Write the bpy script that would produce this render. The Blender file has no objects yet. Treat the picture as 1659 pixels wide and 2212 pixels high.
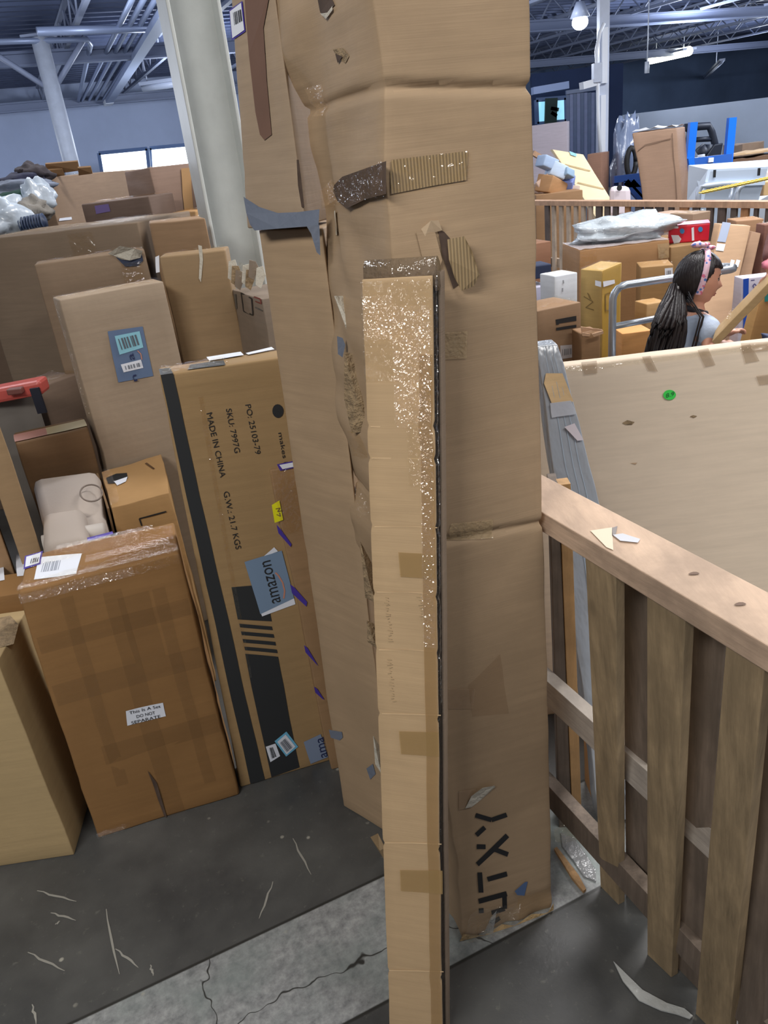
import bpy, bmesh, math, random
import numpy as np
from mathutils import Vector, Matrix, noise
random.seed(7)
scene = bpy.context.scene
COL = scene.collection

# ---------------------------------------------------------------- camera
FPX, CX, CY, H = 1660.0, 829.5, 1106.0, 1.55
dn = np.array([432.0, 3554.0, 1660.0]); dn /= np.linalg.norm(dn)
fw = np.array([0, 0, 1.0]) - dn * dn[2]; fw /= np.linalg.norm(fw)
rt = np.cross(dn, fw)
cam_d = bpy.data.cameras.new('camera'); cam = bpy.data.objects.new('camera', cam_d); COL.objects.link(cam)
cam_d.sensor_fit = 'VERTICAL'; cam_d.sensor_height = 36; cam_d.lens = 36 * FPX / 2212
cam_d.clip_start = 0.02; cam_d.clip_end = 300
ax = [Vector((rt[i], fw[i], -dn[i])) for i in range(3)]
m = Matrix((ax[0], -ax[1], -ax[2])).transposed().to_4x4(); m.translation = (0, 0, H)
cam.matrix_world = m
scene.camera = cam

# ---------------------------------------------------------------- world, lamps, exposure
w = bpy.data.worlds.new('world'); scene.world = w; w.use_nodes = True
w.node_tree.nodes['Background'].inputs[0].default_value = (0.74, 0.79, 0.95, 1)
w.node_tree.nodes['Background'].inputs[1].default_value = 0.26
vs = scene.view_settings
vs.view_transform = 'Standard'; vs.look = 'None'; vs.exposure = 0.0; vs.gamma = 1; vs.use_curve_mapping = False

def area(name, loc, sx, sy, power, color=(1, 0.97, 0.93), tgt=None, rz=0):
    d = bpy.data.lights.new(name, 'AREA'); d.shape = 'RECTANGLE'; d.size = sx; d.size_y = sy
    d.energy = power; d.color = color
    o = bpy.data.objects.new(name, d); COL.objects.link(o); o.location = loc
    if tgt is not None:
        o.rotation_euler = (Vector(tgt) - Vector(loc)).to_track_quat('-Z', 'Y').to_euler()
    else:
        o.rotation_euler = (0, 0, rz)
    return o
RZ = math.radians(22)
def fill_point_light(name, loc, power, color, r=.35):
    d = bpy.data.lights.new(name, 'POINT'); d.energy = power; d.color = color; d.shadow_soft_size = r
    o = bpy.data.objects.new(name, d); COL.objects.link(o); o.location = loc; return o
area('ceiling_lamp', (-1.5, -1.2, 3.35), 1.8, 0.5, 92, (1, .97, .92), tgt=(-.1, 1.6, 1.2))  # unseen lamp behind the camera, lowered and aimed to brighten the carton fronts
area('ceiling_lamp', (2.6, -0.2, 4.3), 3.0, 0.5, 125, (1, .98, .95), rz=RZ)
area('ceiling_lamp', (2.6, 3.8, 4.3), 4.0, 0.6, 250, (1, .98, .97), rz=RZ)
area('ceiling_lamp', (-2.8, 5.5, 4.3), 4.0, 0.6, 120, (.90, .93, 1), rz=RZ)
area('ceiling_lamp', (5.5, 8.0, 4.3), 5.0, 0.8, 420, (.95, .97, 1), rz=RZ)
for lx, ly, lz, pw_ in ((-9, 11, 3.2, 420), (-3.5, 12.5, 3.3, 300), (-12, 20, 3.0, 520), (-3, 21, 3.0, 520), (8, 13, 3.3, 420), (10, 24, 3.2, 500), (17, 22, 3.0, 600), (17, 34, 3.0, 500), (3, 17, 3.0, 300)):
    fill_point_light('high_bay_light', (lx, ly, lz), pw_, (.80, .87, 1))  # unseen point lights added to brighten the far walls and ceiling

# ---------------------------------------------------------------- photo geometry helpers (rays met with real planes)
O3 = np.array([0, 0, H])
def ray(px, py):
    c = np.array([px - CX, py - CY, FPX]); return np.array([c @ rt, c @ fw, -(c @ dn)])
def F(px, py, z=0.0):
    r = ray(px, py); return O3 + r * ((z - H) / r[2])
def D(px, py, y):
    r = ray(px, py); return O3 + r * (y / r[1])
def pj(p):
    q = np.asarray(p) - O3; c = q[0] * rt + q[1] * fw - q[2] * dn
    return np.array([CX + FPX * c[0] / c[2], CY + FPX * c[1] / c[2]])
def ext(p, q, z):      # point at height z on the line p-q
    p = np.asarray(p, float); q = np.asarray(q, float)
    return p + (q - p) * ((z - p[2]) / (q[2] - p[2]))

# ---------------------------------------------------------------- materials
def lin(c):
    return tuple(((v / 255) / 12.92 if v / 255 <= 0.04045 else ((v / 255 + 0.055) / 1.055) ** 2.4) for v in c)
MC = {}
def newmat(name):
    mt = bpy.data.materials.new(name); mt.use_nodes = True
    nt = mt.node_tree; b = nt.nodes['Principled BSDF']; return mt, nt, b
def nd(nt, t, **k):
    n = nt.nodes.new(t)
    for a, v in k.items():
        if a in n.inputs.keys() if isinstance(a, str) else False: n.inputs[a].default_value = v
        else: setattr(n, a, v)
    return n
def mixcol(nt, fac, a, b):
    n = nt.nodes.new('ShaderNodeMix'); n.data_type = 'RGBA'
    for s, v in ((0, fac), (6, a), (7, b)):
        if isinstance(v, (tuple, list)): n.inputs[s].default_value = (*v[:3], 1)
        elif isinstance(v, (int, float)): n.inputs[s].default_value = v
        else: nt.links.new(v, n.inputs[s])
    return n.outputs[2]
def ramp(nt, src, lo, hi):
    n = nt.nodes.new('ShaderNodeMapRange'); n.inputs[1].default_value = lo; n.inputs[2].default_value = hi
    nt.links.new(src, n.inputs[0]); return n.outputs[0]
def coords(nt, scale=(1, 1, 1), rot=(0, 0, 0)):
    tc = nt.nodes.new('ShaderNodeTexCoord'); mp = nt.nodes.new('ShaderNodeMapping')
    mp.inputs['Scale'].default_value = scale; mp.inputs['Rotation'].default_value = rot
    nt.links.new(tc.outputs['Object'], mp.inputs[0]); return mp.outputs[0]
def noise_n(nt, vec, scale, detail=4, rough=.6):
    n = nt.nodes.new('ShaderNodeTexNoise'); n.inputs['Scale'].default_value = scale
    n.inputs['Detail'].default_value = detail; n.inputs['Roughness'].default_value = rough
    nt.links.new(vec, n.inputs['Vector']); return n.outputs['Fac']
def card(c, var=.14, rough=.7, corr=.5, spec=.25):
    key = ('card', c, var, rough, corr)
    if key in MC: return MC[key]
    mt, nt, b = newmat('kraft_board'); base = lin(c)
    v = coords(nt)
    n1 = noise_n(nt, v, 3.5, 5); n2 = noise_n(nt, coords(nt, (2, 2, 26)), 3, 3)
    a = mixcol(nt, ramp(nt, n1, .3, .7), tuple(x * (1 - var) for x in base), tuple(min(1, x * (1 + var)) for x in base))
    c2 = mixcol(nt, ramp(nt, n2, .35, .75), a, tuple(x * .9 for x in base))
    nt.links.new(c2, b.inputs['Base Color'])
    n3 = noise_n(nt, coords(nt, (1, 1, 60)), 8, 2); n4 = noise_n(nt, v, 9, 3)
    ad = nt.nodes.new('ShaderNodeMath'); ad.operation = 'MULTIPLY_ADD'
    nt.links.new(n3, ad.inputs[0]); ad.inputs[1].default_value = .25 * corr; nt.links.new(n4, ad.inputs[2])
    bp = nt.nodes.new('ShaderNodeBump'); bp.inputs['Strength'].default_value = .28; bp.inputs['Distance'].default_value = .006
    nt.links.new(ad.outputs[0], bp.inputs['Height']); nt.links.new(bp.outputs[0], b.inputs['Normal'])
    b.inputs['Roughness'].default_value = rough; b.inputs['Specular IOR Level'].default_value = spec
    MC[key] = mt; return mt
def plain(name, c, rough=.5, metal=0, emit=0, spec=.5, var=0, bump=0, scale=8):
    key = (name, c, rough, metal, emit, var, bump)
    if key in MC: return MC[key]
    mt, nt, b = newmat(name); base = lin(c)
    b.inputs['Base Color'].default_value = (*base, 1); b.inputs['Roughness'].default_value = rough
    b.inputs['Metallic'].default_value = metal; b.inputs['Specular IOR Level'].default_value = spec
    if emit:
        b.inputs['Emission Color'].default_value = (*base, 1); b.inputs['Emission Strength'].default_value = emit
    if var or bump:
        n = noise_n(nt, coords(nt), scale, 5)
        if var:
            nt.links.new(mixcol(nt, ramp(nt, n, .3, .7), tuple(x * (1 - var) for x in base), tuple(min(1, x * (1 + var)) for x in base)), b.inputs['Base Color'])
        if bump:
            bp = nt.nodes.new('ShaderNodeBump'); bp.inputs['Strength'].default_value = bump; bp.inputs['Distance'].default_value = .02
            nt.links.new(n, bp.inputs['Height']); nt.links.new(bp.outputs[0], b.inputs['Normal'])
    MC[key] = mt; return mt
def film(name, c, alpha=.4, rough=.12, bump=.6, scale=40, stretch=(1, 1, 1)):
    key = (name, c, alpha, rough, bump, scale)
    if key in MC: return MC[key]
    mt, nt, b = newmat(name)
    b.inputs['Base Color'].default_value = (*lin(c), 1); b.inputs['Roughness'].default_value = rough
    b.inputs['Specular IOR Level'].default_value = .9; b.inputs['Alpha'].default_value = alpha
    n = noise_n(nt, coords(nt, stretch), scale, 3)
    bp = nt.nodes.new('ShaderNodeBump'); bp.inputs['Strength'].default_value = bump; bp.inputs['Distance'].default_value = .01
    nt.links.new(n, bp.inputs['Height']); nt.links.new(bp.outputs[0], b.inputs['Normal'])
    MC[key] = mt; return mt
def woodmat(c, key2='', dark=.45, axis='z'):
    key = ('wood', c, dark, axis)
    if key in MC: return MC[key]
    mt, nt, b = newmat('weathered_wood'); base = lin(c)
    sc = (30, 30, 2.2) if axis == 'z' else (9, 2.0, 40)
    rot = (0, 0, 0) if axis == 'z' else (0, 0, -RZ * .9)
    n1 = noise_n(nt, coords(nt, sc, rot), 1.6, 6, .65); n2 = noise_n(nt, coords(nt), 7, 5)
    a = mixcol(nt, ramp(nt, n1, .3, .72), tuple(x * dark for x in base), tuple(min(1, x * 1.12) for x in base))
    vo = nt.nodes.new('ShaderNodeTexVoronoi'); vo.inputs['Scale'].default_value = 5
    nt.links.new(coords(nt, (1, 1, .55)), vo.inputs['Vector'])
    kn = ramp(nt, vo.outputs['Distance'], .10, .04)
    c1 = mixcol(nt, ramp(nt, n2, .46, .74), a, tuple(x * .55 for x in base))
    nt.links.new(mixcol(nt, kn, c1, tuple(x * .22 for x in base)), b.inputs['Base Color'])
    bp = nt.nodes.new('ShaderNodeBump'); bp.inputs['Strength'].default_value = .35; bp.inputs['Distance'].default_value = .004
    nt.links.new(n1, bp.inputs['Height']); nt.links.new(bp.outputs[0], b.inputs['Normal'])
    b.inputs['Roughness'].default_value = .72
    MC[key] = mt; return mt
def clearfilm(name, tint, gl, rough, bump, scale, dist=.01, stretch=(1, 1, 1)):
    key = (name, tint, gl, rough, bump, scale)
    if key in MC: return MC[key]
    mt, nt, b = newmat(name); nt.nodes.remove(b); out = [n for n in nt.nodes if n.type == 'OUTPUT_MATERIAL'][0]
    tr = nt.nodes.new('ShaderNodeBsdfTransparent'); tr.inputs[0].default_value = (*tint, 1)
    g = nt.nodes.new('ShaderNodeBsdfGlossy'); g.inputs['Color'].default_value = (gl, gl, gl, 1); g.inputs['Roughness'].default_value = rough
    n = noise_n(nt, coords(nt, stretch), scale, 3); bp = nt.nodes.new('ShaderNodeBump'); bp.inputs['Strength'].default_value = bump; bp.inputs['Distance'].default_value = dist
    nt.links.new(n, bp.inputs['Height']); nt.links.new(bp.outputs[0], g.inputs['Normal'])
    ad = nt.nodes.new('ShaderNodeAddShader'); nt.links.new(tr.outputs[0], ad.inputs[0]); nt.links.new(g.outputs[0], ad.inputs[1]); nt.links.new(ad.outputs[0], out.inputs[0])
    MC[key] = mt; return mt
TAPE = lambda: clearfilm('clear_packing_tape', (.93, .90, .84), .07, .08, .8, 30, .02)
TAPEB = lambda: film('brown_packing_tape', (168, 124, 62), .62, .16, .35, 14)
GLINT = lambda: clearfilm('sparkling_film', (.95, .94, .92), .22, .14, .5, 60, .02)
WRAP = lambda: clearfilm('crinkled_wrap', (.93, .92, .89), .10, .06, 1.0, 48, .06)
INK = lambda: plain('black_ink', (34, 34, 36), .6)
WHITE = lambda: plain('white_paper', (222, 226, 236), .5)
PURP = lambda: plain('purple_print', (70, 52, 150), .5)

# ---------------------------------------------------------------- object helpers
def tag(o, label=None, cat=None, group=None, kind=None):
    if label: o['label'] = label
    if cat: o['category'] = cat
    if group: o['group'] = group
    if kind: o['kind'] = kind
    return o
def wpos(o):
    p = Vector((0, 0, 0))
    while o is not None: p += o.location; o = o.parent
    return p
def mk(name, verts, faces, mat, parent=None, smooth=False, bevel=0, sub=0, solid=0, loc=None):
    """ONE mesh object; verts in world coordinates."""
    me = bpy.data.meshes.new(name)
    V = [Vector(tuple(float(c) for c in v)) for v in verts]
    off = wpos(parent) if parent is not None else (Vector(loc) if loc is not None else Vector((0, 0, 0)))
    me.from_pydata([v - off for v in V], [], faces)
    bm = bmesh.new(); bm.from_mesh(me); bmesh.ops.recalc_face_normals(bm, faces=bm.faces) if solid >= 0 else None
    bm.to_mesh(me); bm.free()
    for m_ in (mat if isinstance(mat, (list, tuple)) else [mat]): me.materials.append(m_)
    if smooth:
        for p in me.polygons: p.use_smooth = True
    o = bpy.data.objects.new(name, me); COL.objects.link(o)
    if parent is not None: o.parent = parent
    elif loc is not None: o.location = loc
    if bevel:
        b = o.modifiers.new('bevel', 'BEVEL'); b.width = bevel; b.segments = 2; b.limit_method = 'ANGLE'; b.angle_limit = math.radians(50)
    if sub:
        s = o.modifiers.new('sub', 'SUBSURF'); s.levels = s.render_levels = sub
    if solid > 0:
        s = o.modifiers.new('thick', 'SOLIDIFY'); s.thickness = solid; s.offset = 1
    return o
def thing(name, label, cat, loc, group=None):
    o = bpy.data.objects.new(name, None); COL.objects.link(o); o.location = [float(c) for c in loc]
    o.empty_display_size = .1
    return tag(o, label, cat, group)
def hexa(c):    # 8 corners: bottom 0-3 then top 4-7 (front-left, front-right, back-right, back-left)
    return [tuple(p) for p in c], [(0, 3, 2, 1), (4, 5, 6, 7), (0, 1, 5, 4), (1, 2, 6, 5), (2, 3, 7, 6), (3, 0, 4, 7)]
def boxc(x0, x1, y0, y1, z0, z1):
    return [np.array(p, float) for p in ((x0, y0, z0), (x1, y0, z0), (x1, y1, z0), (x0, y1, z0), (x0, y0, z1), (x1, y0, z1), (x1, y1, z1), (x0, y1, z1))]
def beam(p, q, wd, th, up=(0, 0, 1)):      # box along p-q, width wd (sideways), thickness th (along up)
    p = Vector([float(a) for a in p]); q = Vector([float(a) for a in q]); d = (q - p).normalized(); u = Vector(up)
    s = d.cross(u)
    if s.length < 1e-4: s = d.cross(Vector((0, 1, 0)))
    s.normalize(); u = s.cross(d).normalized(); s = s * wd / 2; u = u * th / 2
    return hexa([p - s - u, p + s - u, q + s - u, q - s - u, p - s + u, p + s + u, q + s + u, q - s + u])
def tube(path, r, n=10, taper=None, closed=False, flat=1.0):
    P = [Vector([float(a) for a in p]) for p in path]; V = []; Fc = []
    ref = Vector((0, 0, 1))
    for i, p in enumerate(P):
        d = (P[min(i + 1, len(P) - 1)] - P[max(i - 1, 0)])
        d = d.normalized() if d.length > 1e-9 else Vector((0, 0, 1))
        if abs(d.dot(ref)) > .95: ref = Vector((1, 0, 0)) if abs(d.x) < .9 else Vector((0, 1, 0))
        a = d.cross(ref).normalized(); b = d.cross(a).normalized(); ref = -b if False else ref
        rr = (taper[i] if taper is not None else r)
        for k in range(n):
            t = 2 * math.pi * k / n; V.append(p + a * (math.cos(t) * rr) + b * (math.sin(t) * rr * flat))
    L = len(P)
    for i in range(L - 1):
        for k in range(n):
            Fc.append((i * n + k, i * n + (k + 1) % n, (i + 1) * n + (k + 1) % n, (i + 1) * n + k))
    Fc.append(tuple(range(n - 1, -1, -1))); Fc.append(tuple((L - 1) * n + k for k in range(n)))
    return V, Fc
def join(*parts):
    V, Fc = [], []
    for v, f in parts:
        o = len(V); V += list(v); Fc += [tuple(i + o for i in q) for q in f]
    return V, Fc
def blob(c, r, nu=20, nv=14, amp=.15, freq=3, seed=0, flat=None, pw=1.0):
    V, Fc = [], []; c = Vector([float(a) for a in c])
    for j in range(nv + 1):
        ph = math.pi * j / nv
        for i in range(nu):
            t = 2 * math.pi * i / nu
            d = Vector((math.sin(ph) * math.cos(t), math.sin(ph) * math.sin(t), math.cos(ph)))
            d = Vector([math.copysign(abs(x) ** pw, x) for x in d])
            k = 1 + amp * noise.noise(d * freq + Vector((seed * 7.3, 0, 0))) * 2 + amp * .5 * abs(noise.noise(d * freq * 2.7 + Vector((0, seed, 0))))
            p = Vector((d.x * r[0], d.y * r[1], d.z * r[2])) * k
            if flat is not None and p.z < -flat: p.z = -flat
            V.append(c + p)
    for j in range(nv):
        for i in range(nu):
            Fc.append((j * nu + i, j * nu + (i + 1) % nu, (j + 1) * nu + (i + 1) % nu, (j + 1) * nu + i))
    return V, Fc

# ---------------------------------------------------------------- carton: a dented cardboard box on 8 corners
def upbox(TL, TR, y1, y2=None, depth=.2, zb=0.0, back=None):
    a = D(*TL, y1)
    b = F(*TR, a[2]) if y2 is None else D(*TR, y2)
    z = a[2] if y2 is None else (a[2] + b[2]) / 2
    a = np.array([a[0], a[1], z]); b = np.array([b[0], b[1], z])
    d = (b - a); d /= np.linalg.norm(d); k = np.array([-d[1], d[0], 0]) * depth
    if back is not None: k = np.array([back[0], back[1], 0.])
    lo = lambda p: np.array([p[0], p[1], zb])
    t = [a, b, b + k, a + k]
    return [lo(p) for p in t] + t
class Carton:
    FM = {'F': lambda u, v: (u, 0, v), 'R': lambda u, v: (1, u, v), 'B': lambda u, v: (1 - u, 1, v), 'L': lambda u, v: (0, 1 - u, v), 'T': lambda u, v: (u, v, 1)}
    def __init__(s, label, c, mat, n=(6, 4, 8), amp=.003, freq=4, creases=(), group=None, bevel=.003, cat='box', name='cardboard_box', bulge=0, body='carton', root=None, extra=None):
        s.c = [np.asarray(p, float) for p in c]; s.amp = amp; s.freq = freq; s.cr = creases; s.extra = extra
        s.cen = sum(s.c) / 8; base = sum(s.c[:4]) / 4
        s.root = root or thing(name, label, cat, base, group)
        nx, ny, nz = n; idx = {}; V = []; Fc = []
        def vid(i, j, k):
            q = (i, j, k)
            if q not in idx:
                idx[q] = len(V); V.append(s.P(i / nx, j / ny, k / nz))
            return idx[q]
        for i in range(nx):
            for k in range(nz):
                for j in (0, ny): Fc.append((vid(i, j, k), vid(i + 1, j, k), vid(i + 1, j, k + 1), vid(i, j, k + 1)))
        for j in range(ny):
            for k in range(nz):
                for i in (0, nx): Fc.append((vid(i, j, k), vid(i, j + 1, k), vid(i, j + 1, k + 1), vid(i, j, k + 1)))
        for i in range(nx):
            for j in range(ny):
                for k in (0, nz): Fc.append((vid(i, j, k), vid(i + 1, j, k), vid(i + 1, j + 1, k), vid(i, j + 1, k)))
        s.body = mk(body, V, Fc, mat, s.root, smooth=True, bevel=bevel)
        if bevel:
            s.body.modifiers['bevel'].harden_normals = False
    def raw(s, a, b, w_):
        c = s.c
        lo = c[0] * (1 - a) * (1 - b) + c[1] * a * (1 - b) + c[2] * a * b + c[3] * (1 - a) * b
        hi = c[4] * (1 - a) * (1 - b) + c[5] * a * (1 - b) + c[6] * a * b + c[7] * (1 - a) * b
        return lo * (1 - w_) + hi * w_
    def P(s, a, b, w_):
        p = s.raw(a, b, w_); q = Vector(p) * s.freq
        d = noise.noise_vector(q + Vector((3, 1, 2))) * s.amp + noise.noise_vector(q * 2.7) * (s.amp * .45)
        p = p + np.array(d) * np.array([1, 1, .5 if w_ > 0 else 0])
        axis = s.raw(.5, .5, w_)
        for (w0, slope, dep, wd) in s.cr:      # dents running round the box at height w0
            t = (w_ - w0 - slope * (a - .5)) / wd
            if abs(t) < 4:
                k = dep * math.exp(-t * t); v = axis - p; v[2] = 0; L = np.linalg.norm(v)
                if L > 1e-6: p = p + v / L * k
        if s.extra: p = s.extra(s, a, b, w_, p)
        return p
    def at(s, face, u, v, off=0.0):
        f = s.FM[face]; p = s.P(*f(u, v))
        if off:
            e = 1e-3; a = s.raw(*f(u + e, v)) - s.raw(*f(u - e, v)); b = s.raw(*f(u, v + e)) - s.raw(*f(u, v - e))
            n = np.cross(a, b); n /= np.linalg.norm(n) + 1e-12
            fc = s.raw(*f(.5, .5)) - s.cen
            if n @ fc < 0: n = -n
            p = p + n * off
        return p
    def uv(s, face, px, py):
        u = v = .5; f = s.FM[face]; e = 1e-4
        for _ in range(12):
            q = pj(s.raw(*f(u, v))); r = np.array([px, py]) - q
            a = (pj(s.raw(*f(u + e, v))) - q) / e; b = (pj(s.raw(*f(u, v + e))) - q) / e
            try: d = np.linalg.solve(np.array([a, b]).T, r)
            except Exception: break
            u += max(-.5, min(.5, d[0])); v += max(-.5, min(.5, d[1]))
        return u, v
    def quad_uv(s, face, uvs, mat, name, off=.0015, n=(4, 4), parent=None, wob=0, jit=0):
        V, Fc = [], []; nx, ny = n; rj = random.Random(int(uvs[0][0] * 997 + uvs[2][1] * 331))
        for j in range(ny + 1):
            for i in range(nx + 1):
                a, b = i / nx, j / ny
                u = (uvs[0][0] * (1 - a) + uvs[1][0] * a) * (1 - b) + (uvs[3][0] * (1 - a) + uvs[2][0] * a) * b
                v = (uvs[0][1] * (1 - a) + uvs[1][1] * a) * (1 - b) + (uvs[3][1] * (1 - a) + uvs[2][1] * a) * b
                V.append(s.at(face, u, v, off + (wob * abs(noise.noise(Vector((u * 23, v * 31, off * 99)))) if wob else 0) + (rj.uniform(0, jit) if jit else 0)))
        for j in range(ny):
            for i in range(nx):
                k = j * (nx + 1) + i; Fc.append((k, k + 1, k + nx + 2, k + nx + 1))
        o = mk(name, V, Fc, mat, parent or s.root, smooth=not jit, solid=-1)
        return o
    def decal(s, face, pts, mat, name, off=.0015, n=(4, 4), parent=None, wob=0):
        return s.quad_uv(face, [s.uv(face, *p) for p in pts], mat, name, off, n, parent, wob)
    def patch(s, face, pts, mat, name, off=.0015, parent=None, curl=None):
        """irregular polygon (pixel outline) lying on the face; curl = per-vertex lift"""
        V = [s.at(face, *s.uv(face, *p), off + (curl[i] if curl else 0)) for i, p in enumerate(pts)]
        return mk(name, V, [tuple(range(len(V)))], mat, parent or s.root, solid=-1)
    def strokes(s, face, segs, wd, mat, name, off=.0016, parent=None):
        V, Fc = [], []
        for sg in segs:
            for a, b in zip(sg[:-1], sg[1:]):
                a = np.array(a, float); b = np.array(b, float); d = b - a; L = np.linalg.norm(d); d /= L
                nn = np.array([-d[1], d[0]]) * wd / 2; m_ = max(1, int(L / 40)); base = len(V)
                for i in range(m_ + 1):
                    p = a + (b - a) * i / m_
                    for q in (p - nn, p + nn): V.append(s.at(face, *s.uv(face, *q), off))
                for i in range(m_):
                    k = base + 2 * i; Fc.append((k, k + 1, k + 3, k + 2))
        return mk(name, V, Fc, mat, parent or s.root, solid=-1)
    def text(s, face, string, p0, p1, up, mat, name='printed_text', off=.0017, parent=None):
        """baseline from pixel p0 to p1, up = pixel vector of a capital's height"""
        cu = bpy.data.curves.new('t', 'FONT'); cu.body = string; cu.resolution_u = 3
        to = bpy.data.objects.new('t', cu); COL.objects.link(to)
        dg = bpy.context.evaluated_depsgraph_get(); me = bpy.data.meshes.new_from_object(to.evaluated_get(dg))
        vs_ = [v.co.copy() for v in me.vertices]; fs = [tuple(p.vertices) for p in me.polygons]
        bpy.data.objects.remove(to); bpy.data.meshes.remove(me)
        if not vs_: return None
        x0 = min(v.x for v in vs_); x1 = max(v.x for v in vs_); ch = .7
        p0 = np.array(p0, float); p1 = np.array(p1, float); up = np.array(up, float)
        q = [s.uv(face, *p) for p in (p0, p1, p1 + up, p0 + up)]
        V = []
        for v in vs_:
            a = (v.x - x0) / (x1 - x0); b = v.y / ch
            u_ = (q[0][0] * (1 - a) + q[1][0] * a) * (1 - b) + (q[3][0] * (1 - a) + q[2][0] * a) * b
            v_ = (q[0][1] * (1 - a) + q[1][1] * a) * (1 - b) + (q[3][1] * (1 - a) + q[2][1] * a) * b
            V.append(s.at(face, u_, v_, off))
        return mk(name, V, fs, mat, parent or s.root, solid=-1)
    def bars(s, face, q, mat, n=14, parent=None, off=.0022, seed=1):
        rnd = random.Random(seed); uvq = [np.array(s.uv(face, *p)) for p in q]; V, Fc = [], []; x = 0
        while x < 1:
            w_ = rnd.uniform(.3, 1) / n; x1 = min(1, x + w_)
            for a, b in ((x, 0), (x1, 0), (x1, 1), (x, 1)):
                t = (uvq[0] * (1 - a) + uvq[1] * a) * (1 - b) + (uvq[3] * (1 - a) + uvq[2] * a) * b
                V.append(s.at(face, t[0], t[1], off))
            k = len(V) - 4; Fc.append((k, k + 1, k + 2, k + 3)); x = x1 + rnd.uniform(.3, 1.1) / n
        return mk('barcode', V, Fc, mat, parent or s.root, solid=-1)
# ================================================================ SETTING
NDIR = np.array([-math.sin(RZ), math.cos(RZ), 0]); VDIR = np.array([math.cos(RZ), math.sin(RZ), 0])
def NV(n, v, z): return NDIR * n + VDIR * v + np.array([0, 0, z])

# floor: dark sealed concrete with a bare strip between two straight joints
mt, nt, b = newmat('warehouse_concrete')
p1 = F(150, 2212); p2 = F(830, 1890); dd = (p2 - p1); dd /= np.linalg.norm(dd); ang = math.atan2(dd[1], dd[0])
d1 = -p1[0] * dd[1] + p1[1] * dd[0]; q2 = F(842, 2160); d2 = -q2[0] * dd[1] + q2[1] * dd[0]
tc = nt.nodes.new('ShaderNodeTexCoord'); mp = nt.nodes.new('ShaderNodeMapping'); mp.inputs['Rotation'].default_value = (0, 0, -ang)
nt.links.new(tc.outputs['Object'], mp.inputs[0]); sx = nt.nodes.new('ShaderNodeSeparateXYZ'); nt.links.new(mp.outputs[0], sx.inputs[0])
vv = mp.outputs[0]
strip = nt.nodes.new('ShaderNodeMath'); strip.operation = 'MULTIPLY'
nt.links.new(ramp(nt, sx.outputs[1], d1 + .003, d1 - .003), strip.inputs[0]); nt.links.new(ramp(nt, sx.outputs[1], d2 - .003, d2 + .003), strip.inputs[1])
nA = noise_n(nt, vv, 4, 8, .6); nB = noise_n(nt, vv, 45, 6, .7); nC = noise_n(nt, vv, 130, 3, .6)
dark = mixcol(nt, ramp(nt, nA, .3, .7), lin((62, 63, 64)), lin((92, 92, 90)))
dark = mixcol(nt, ramp(nt, nB, .60, .78), dark, lin((112, 112, 106)))
lite = mixcol(nt, ramp(nt, nB, .32, .66), lin((112, 114, 116)), lin((166, 168, 168)))
lite = mixcol(nt, ramp(nt, nA, .45, .7), lite, lin((124, 134, 132)))
c1 = mixcol(nt, strip.outputs[0], dark, lite)
# scratches and specks of paint worn off
vo = nt.nodes.new('ShaderNodeTexVoronoi'); vo.inputs['Scale'].default_value = 16; nt.links.new(vv, vo.inputs['Vector'])
sp = nt.nodes.new('ShaderNodeMath'); sp.operation = 'MULTIPLY'; nt.links.new(ramp(nt, vo.outputs['Distance'], .10, .05), sp.inputs[0]); nt.links.new(ramp(nt, nA, .48, .56), sp.inputs[1])
c1 = mixcol(nt, sp.outputs[0], c1, lin((165, 163, 152)))
# cracks across the strip
vc = nt.nodes.new('ShaderNodeTexVoronoi'); vc.feature = 'DISTANCE_TO_EDGE'; vc.inputs['Scale'].default_value = 1.7
mq = nt.nodes.new('ShaderNodeMix'); mq.data_type = 'VECTOR'; mq.inputs[0].default_value = .08
nzc = nt.nodes.new('ShaderNodeTexNoise'); nzc.inputs['Scale'].default_value = 14; nt.links.new(vv, nzc.inputs['Vector'])
nt.links.new(vv, mq.inputs[4]); nt.links.new(nzc.outputs['Color'], mq.inputs[5]); nt.links.new(mq.outputs[1], vc.inputs['Vector'])
ck = nt.nodes.new('ShaderNodeMath'); ck.operation = 'MULTIPLY'; nt.links.new(ramp(nt, vc.outputs[0], 0.0035, .001), ck.inputs[0]); nt.links.new(strip.outputs[0], ck.inputs[1])
c1 = mixcol(nt, ck.outputs[0], c1, lin((50, 50, 48)))
for dj in (d1, d2):
    sb = nt.nodes.new('ShaderNodeMath'); sb.operation = 'SUBTRACT'; nt.links.new(sx.outputs[1], sb.inputs[0]); sb.inputs[1].default_value = dj
    ab = nt.nodes.new('ShaderNodeMath'); ab.operation = 'ABSOLUTE'; nt.links.new(sb.outputs[0], ab.inputs[0])
    c1 = mixcol(nt, ramp(nt, ab.outputs[0], .005, .002), c1, lin((48, 48, 46)))
nt.links.new(c1, b.inputs['Base Color'])
rg = nt.nodes.new('ShaderNodeMapRange'); rg.inputs[1].default_value = .3; rg.inputs[2].default_value = .7; rg.inputs[3].default_value = .34; rg.inputs[4].default_value = .62
nt.links.new(nA, rg.inputs[0]); nt.links.new(rg.outputs[0], b.inputs['Roughness'])
bp = nt.nodes.new('ShaderNodeBump'); bp.inputs['Strength'].default_value = .25; bp.inputs['Distance'].default_value = .004
nt.links.new(nB, bp.inputs['Height']); nt.links.new(bp.outputs[0], b.inputs['Normal'])
tag(mk('floor', [NV(-8, -30, 0), NV(-8, 70, 0), NV(48, 70, 0), NV(48, -30, 0)], [(0, 1, 2, 3)], mt), 'worn dark concrete warehouse floor with a bare lighter strip', kind='structure')

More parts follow.
